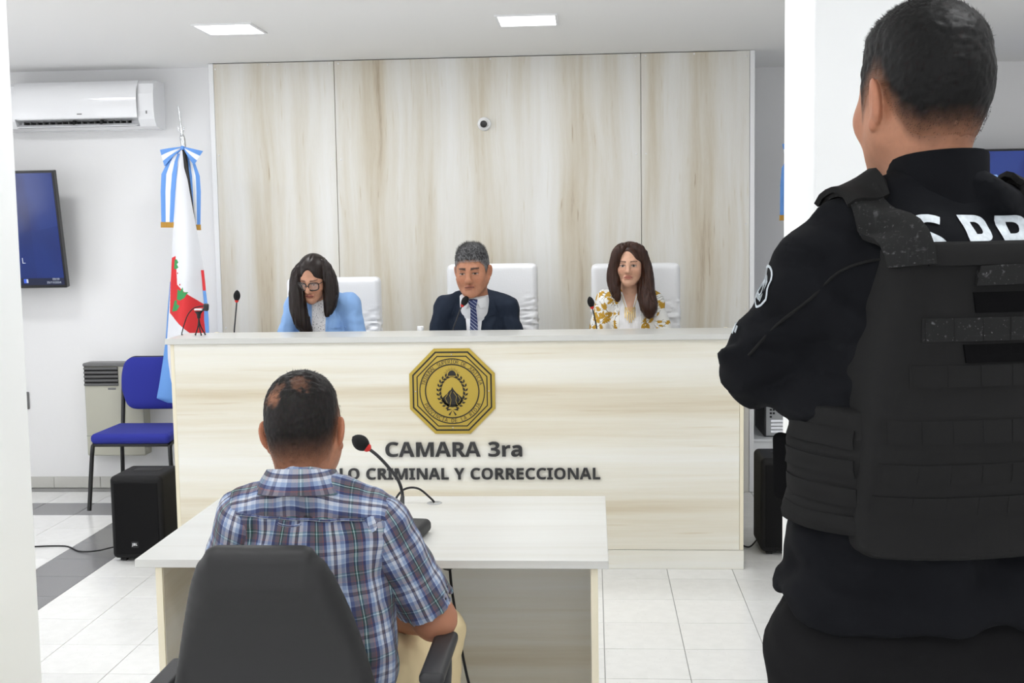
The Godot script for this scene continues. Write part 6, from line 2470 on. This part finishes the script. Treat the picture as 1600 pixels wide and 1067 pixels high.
func judge_suit() -> void:
	var rx := -0.595
	var t := thing("person", "judge with short grey hair in a navy suit and striped tie at the microphone", "person", Vector3(rx, 0.15, -6.12), PI)
	var o := {"skin": lin(182, 128, 100), "hair": lin(34, 33, 34), "seed": 34, "grey": 0.42, "neck": 0.056, "nape": Vector3(0, -0.17, 0.05), "brow": 0.97, "brow_w": 1.35, "lid": 0.003, "jaw": 0.004, "beard": 0.1, "fade": 0.03, "lips": lin(150, 92, 78), "ear_out": 0.5,
		"line": [Vector2(0, 0.05), Vector2(0.55, 0.046), Vector2(0.8, 0.035), Vector2(1.0, 0.02), Vector2(1.15, -0.02), Vector2(1.35, -0.01), Vector2(1.6, 0.01), Vector2(2.0, -0.04), Vector2(3.15, -0.07)]}
	var hx := look(Vector3(0.004, 1.232, -0.115), -0.10, -0.10, -0.035, 1.05)
	var d := {"sh": 1.045, "nb": 1.112, "w": 0.152, "reach": -0.03, "bulk": 1.05, "seed": 43, "neck_top": Vector3(0, 1.15, -0.05)}
	judge_body(t, d, o, hx, skin_material("skin_suit"), 0.0024)
	short_hair(t, hx, o, func(p: Vector3, g: float) -> float:
		return lerpf(-0.004, 0.003, smoothstep(-0.004, 0.03, g)) + 0.008 * smoothstep(0.075, 0.125, p.y) + 0.005 * smoothstep(0.03, 0.08, p.y),
		func(p: Vector3, n: Vector3) -> Vector3: return n * 0.6 + Vector3(0.1, 0.5, -0.5), 7000, 0.018, 0.0035)
	var navy := mat("suit_navy", rgb(33, 42, 57), 0.75, 0.0, 0.3)
	relief(navy, 0.5, 0.03, 256, Vector3(20, 20, 20))
	var J := jacket_sdf(d)
	solid("suit_jacket", J, 0.009, navy, t)
	var white := mat("shirt_white", rgb(238, 240, 243), 0.75)
	var F := front(1.0)
	put("shirt_front", lay_on(plate(Vector2(-0.055, 0.14), Vector2(0.052, 0.14), Vector2(-0.026, -0.2), Vector2(0.02, -0.2), 0.003, 10, 18), J, F, 0.0), white, t)
	var tie := mat("tie_stripes", Color.WHITE, 0.5)
	tie.albedo_texture = tex(64, 64, func(x: int, y: int) -> Color:
		var k := (x + y) % 32
		return rgb(188, 198, 214) if k < 6 else rgb(38, 52, 104))
	tie.uv1_scale = Vector3(26, 26, 1)
	# shirt collar round the neck, tie in front of it
	var C := Sdf.new()
	C.cap(Vector3(0, 1.0, -0.025), Vector3(0.002, 1.13, -0.09), 0.078, 0.071, 0.02)
	C.rbox(Vector3(0, 0.1, 0), Vector3(1, 1.016, 1), 0.002, 0.004, 2, Vector3(-0.12, 0, 0))
	solid("shirt_collar", C, 0.005, white, t)
	put("tie", lay_on(plate(Vector2(-0.012, 0.065), Vector2(0.012, 0.065), Vector2(-0.029, -0.16), Vector2(0.024, -0.16), 0.005, 6, 16), both(J, C), F, 0.003), tie, t)
	put("tie_knot", lay_on(plate(Vector2(-0.022, 0.098), Vector2(0.02, 0.098), Vector2(-0.012, 0.06), Vector2(0.012, 0.06), 0.013, 5, 5), both(J, C), F, 0.003), tie, t)
	# lapels and shirt collar points
	for x: float in [-1.0, 1.0]:
		put("lapel", lay_on(plate(Vector2(0.052 * x, 0.14), Vector2(0.082 * x, 0.12), Vector2(0.05 * x, 0.0), Vector2(0.118 * x, 0.015), 0.006, 6, 8), J, F, 0.0), navy, t)
		put("lapel", lay_on(plate(Vector2(0.05 * x, 0.004), Vector2(0.108 * x, 0.002), Vector2(0.02 * x, -0.2), Vector2(0.032 * x, -0.2), 0.006, 6, 12), J, F, 0.0), navy, t)
		put("collar_point", lay_on(plate(Vector2(0.012 * x, 0.098), Vector2(0.058 * x, 0.108), Vector2(0.032 * x, 0.05), Vector2(0.058 * x, 0.06), 0.005, 5, 5), both(J, C), F, 0.002), white, t)
	judge_legs(t, navy)


func judge_print() -> void:
	var rx := 0.192
	var t := thing("person", "judge with long brown hair in a white jacket printed with ochre leaves", "person", Vector3(rx, 0.15, -6.42), PI)
	var o := {"skin": lin(214, 168, 142), "hair": lin(58, 36, 27), "seed": 44, "fem": 1.0, "neck": 0.046, "nape": Vector3(0, -0.18, 0.035), "lid": 0.0054, "lips": lin(186, 112, 100), "brow": 0.85,
		"line": [Vector2(0, 0.09), Vector2(3.15, 0.09)]}
	var hx := look(Vector3(-0.002, 1.243, -0.05), -0.13, -0.03, 0.0, 0.935)
	var d := {"sh": 1.048, "nb": 1.082, "w": 0.122, "reach": -0.3, "bulk": 0.95, "seed": 53, "neck_top": Vector3(0, 1.15, -0.02)}
	judge_body(t, d, o, hx, skin_material("skin_print"), 0.0024)
	# printed cloth: ochre leaves and thin stems on white
	var leaf := mat("leaf_print", Color.WHITE, 0.8)
	var rg := RandomNumberGenerator.new()
	rg.seed = 8
	var lv := []
	for i in 60:
		lv.append([Vector2(rg.randf(), rg.randf()), rg.randf() * TAU, rg.randf_range(0.022, 0.062)])
	var bnz := noise(81, 0.05, 2)
	leaf.albedo_texture = tex(256, 256, func(x: int, y: int) -> Color:
		var p := Vector2(x / 256.0, y / 256.0)
		var c := rgb(243, 243, 240)
		for l: Array in lv:
			var r: Vector2 = p - l[0]
			r -= r.round()
			r = r.rotated(l[1])
			var sz: float = l[2]
			var e := Vector2(r.x / (sz * 1.6), r.y / (sz * 0.75 * (1.0 + 0.35 * sin(r.x / sz * 9.0)))).length()
			if e < 1.0:
				return rgb(190, 146, 40)
			if absf(r.y) < 0.0035 and absf(r.x) < sz * 3.2:
				c = rgb(92, 84, 72)
		return c)
	leaf.uv1_scale = Vector3(4.4, 4.4, 1)
	var J := jacket_sdf(d)
	solid("jacket", J, 0.009, leaf, t, null, func(p: Vector3, n: Vector3) -> Vector2: return Vector2(p.x + p.z * 0.6, -p.y))
	var white := mat("blouse_white", rgb(243, 243, 245), 0.7)
	var F := front(1.0)
	put("blouse", lay_on(plate(Vector2(-0.062, 0.1), Vector2(0.052, 0.1), Vector2(-0.062, -0.2), Vector2(0.062, -0.2), 0.003, 10, 16), J, F, 0.0), white, t)
	var sk := mat("skin_chest", o.skin.linear_to_srgb(), 0.5)
	put("neckline", lay_on(plate(Vector2(-0.04, 0.105), Vector2(0.04, 0.105), Vector2(-0.006, 0.0), Vector2(0.008, 0.0), 0.002, 8, 10), J, F, 0.0035), sk, t)
	for x: float in [-1.0, 1.0]:
		put("lapel", lay_on(plate(Vector2(0.05 * x, 0.108), Vector2(0.085 * x, 0.1), Vector2(0.058 * x, -0.2), Vector2(0.078 * x, -0.2), 0.006, 5, 14), J, F, 0.0), leaf, t)
	# necklace of gold bars
	var gold := mat("gold", rgb(222, 190, 120), 0.3, 0.8)
	var nk := Node3D.new()
	nk.name = "necklace"
	t.add_child(nk)
	var ch := []
	for i in 13:
		var a := i / 12.0
		var p := Vector3(lerpf(-0.042, 0.042, a), 1.09 - 0.1 * sin(a * PI), 0)
		var hit = J.hit(Vector3(p.x, p.y, -0.3), Vector3(0, 0, 1), 0.5)
		ch.append((hit if hit != null else Vector3(p.x, p.y, -0.08)) + Vector3(0, 0, -0.007))
	put("chain", MB.new().tube(ch, 0.0016, 6), gold, nk)
	for i in 6:
		var x := -0.0235 + 0.0094 * i
		var l := 0.082 - 0.012 * absf(i - 2.5)
		put("bar", lay_on(plate(Vector2(x - 0.002, 0.02), Vector2(x + 0.002, 0.02), Vector2(x - 0.002, 0.02 - l), Vector2(x + 0.002, 0.02 - l), 0.002, 1, 5), J, F, 0.007), gold, nk)
	long_hair(t, hx, o.hair, [[Vector3(0.006, -0.03, -0.115), Vector3(0.066, 0.108, 0.085), Vector3(0, 0, -0.12)], [Vector3(0, -0.16, -0.05), Vector3(0.058, 0.07, 0.085)], [Vector3(0.006, 0.034, -0.112), Vector3(0.042, 0.064, 0.062), Vector3(0, 0, -0.2)]], [
		{"p": [Vector3(0.02, 1.345, -0.09), Vector3(0.062, 1.31, -0.1), Vector3(0.077, 1.25, -0.09), Vector3(0.082, 1.18, -0.08), Vector3(0.076, 1.12, -0.09), Vector3(0.062, 1.065, -0.1)], "r": [0.016, 0.024, 0.026, 0.03, 0.026, 0.01], "n": 80},
		{"p": [Vector3(-0.01, 1.345, -0.09), Vector3(-0.055, 1.315, -0.09), Vector3(-0.08, 1.25, -0.07), Vector3(-0.086, 1.18, -0.06), Vector3(-0.085, 1.1, -0.075), Vector3(-0.098, 1.03, -0.1), Vector3(-0.1, 0.985, -0.11)], "r": [0.016, 0.024, 0.026, 0.033, 0.042, 0.042, 0.016], "n": 90},
		{"p": [Vector3(0.0, 1.3, 0.02), Vector3(0.0, 1.2, 0.04), Vector3(0.0, 1.1, 0.06), Vector3(0.0, 1.0, 0.09)], "r": [0.065, 0.068, 0.06, 0.03], "n": 30}], 61)
	judge_legs(t, M.rubber_black)
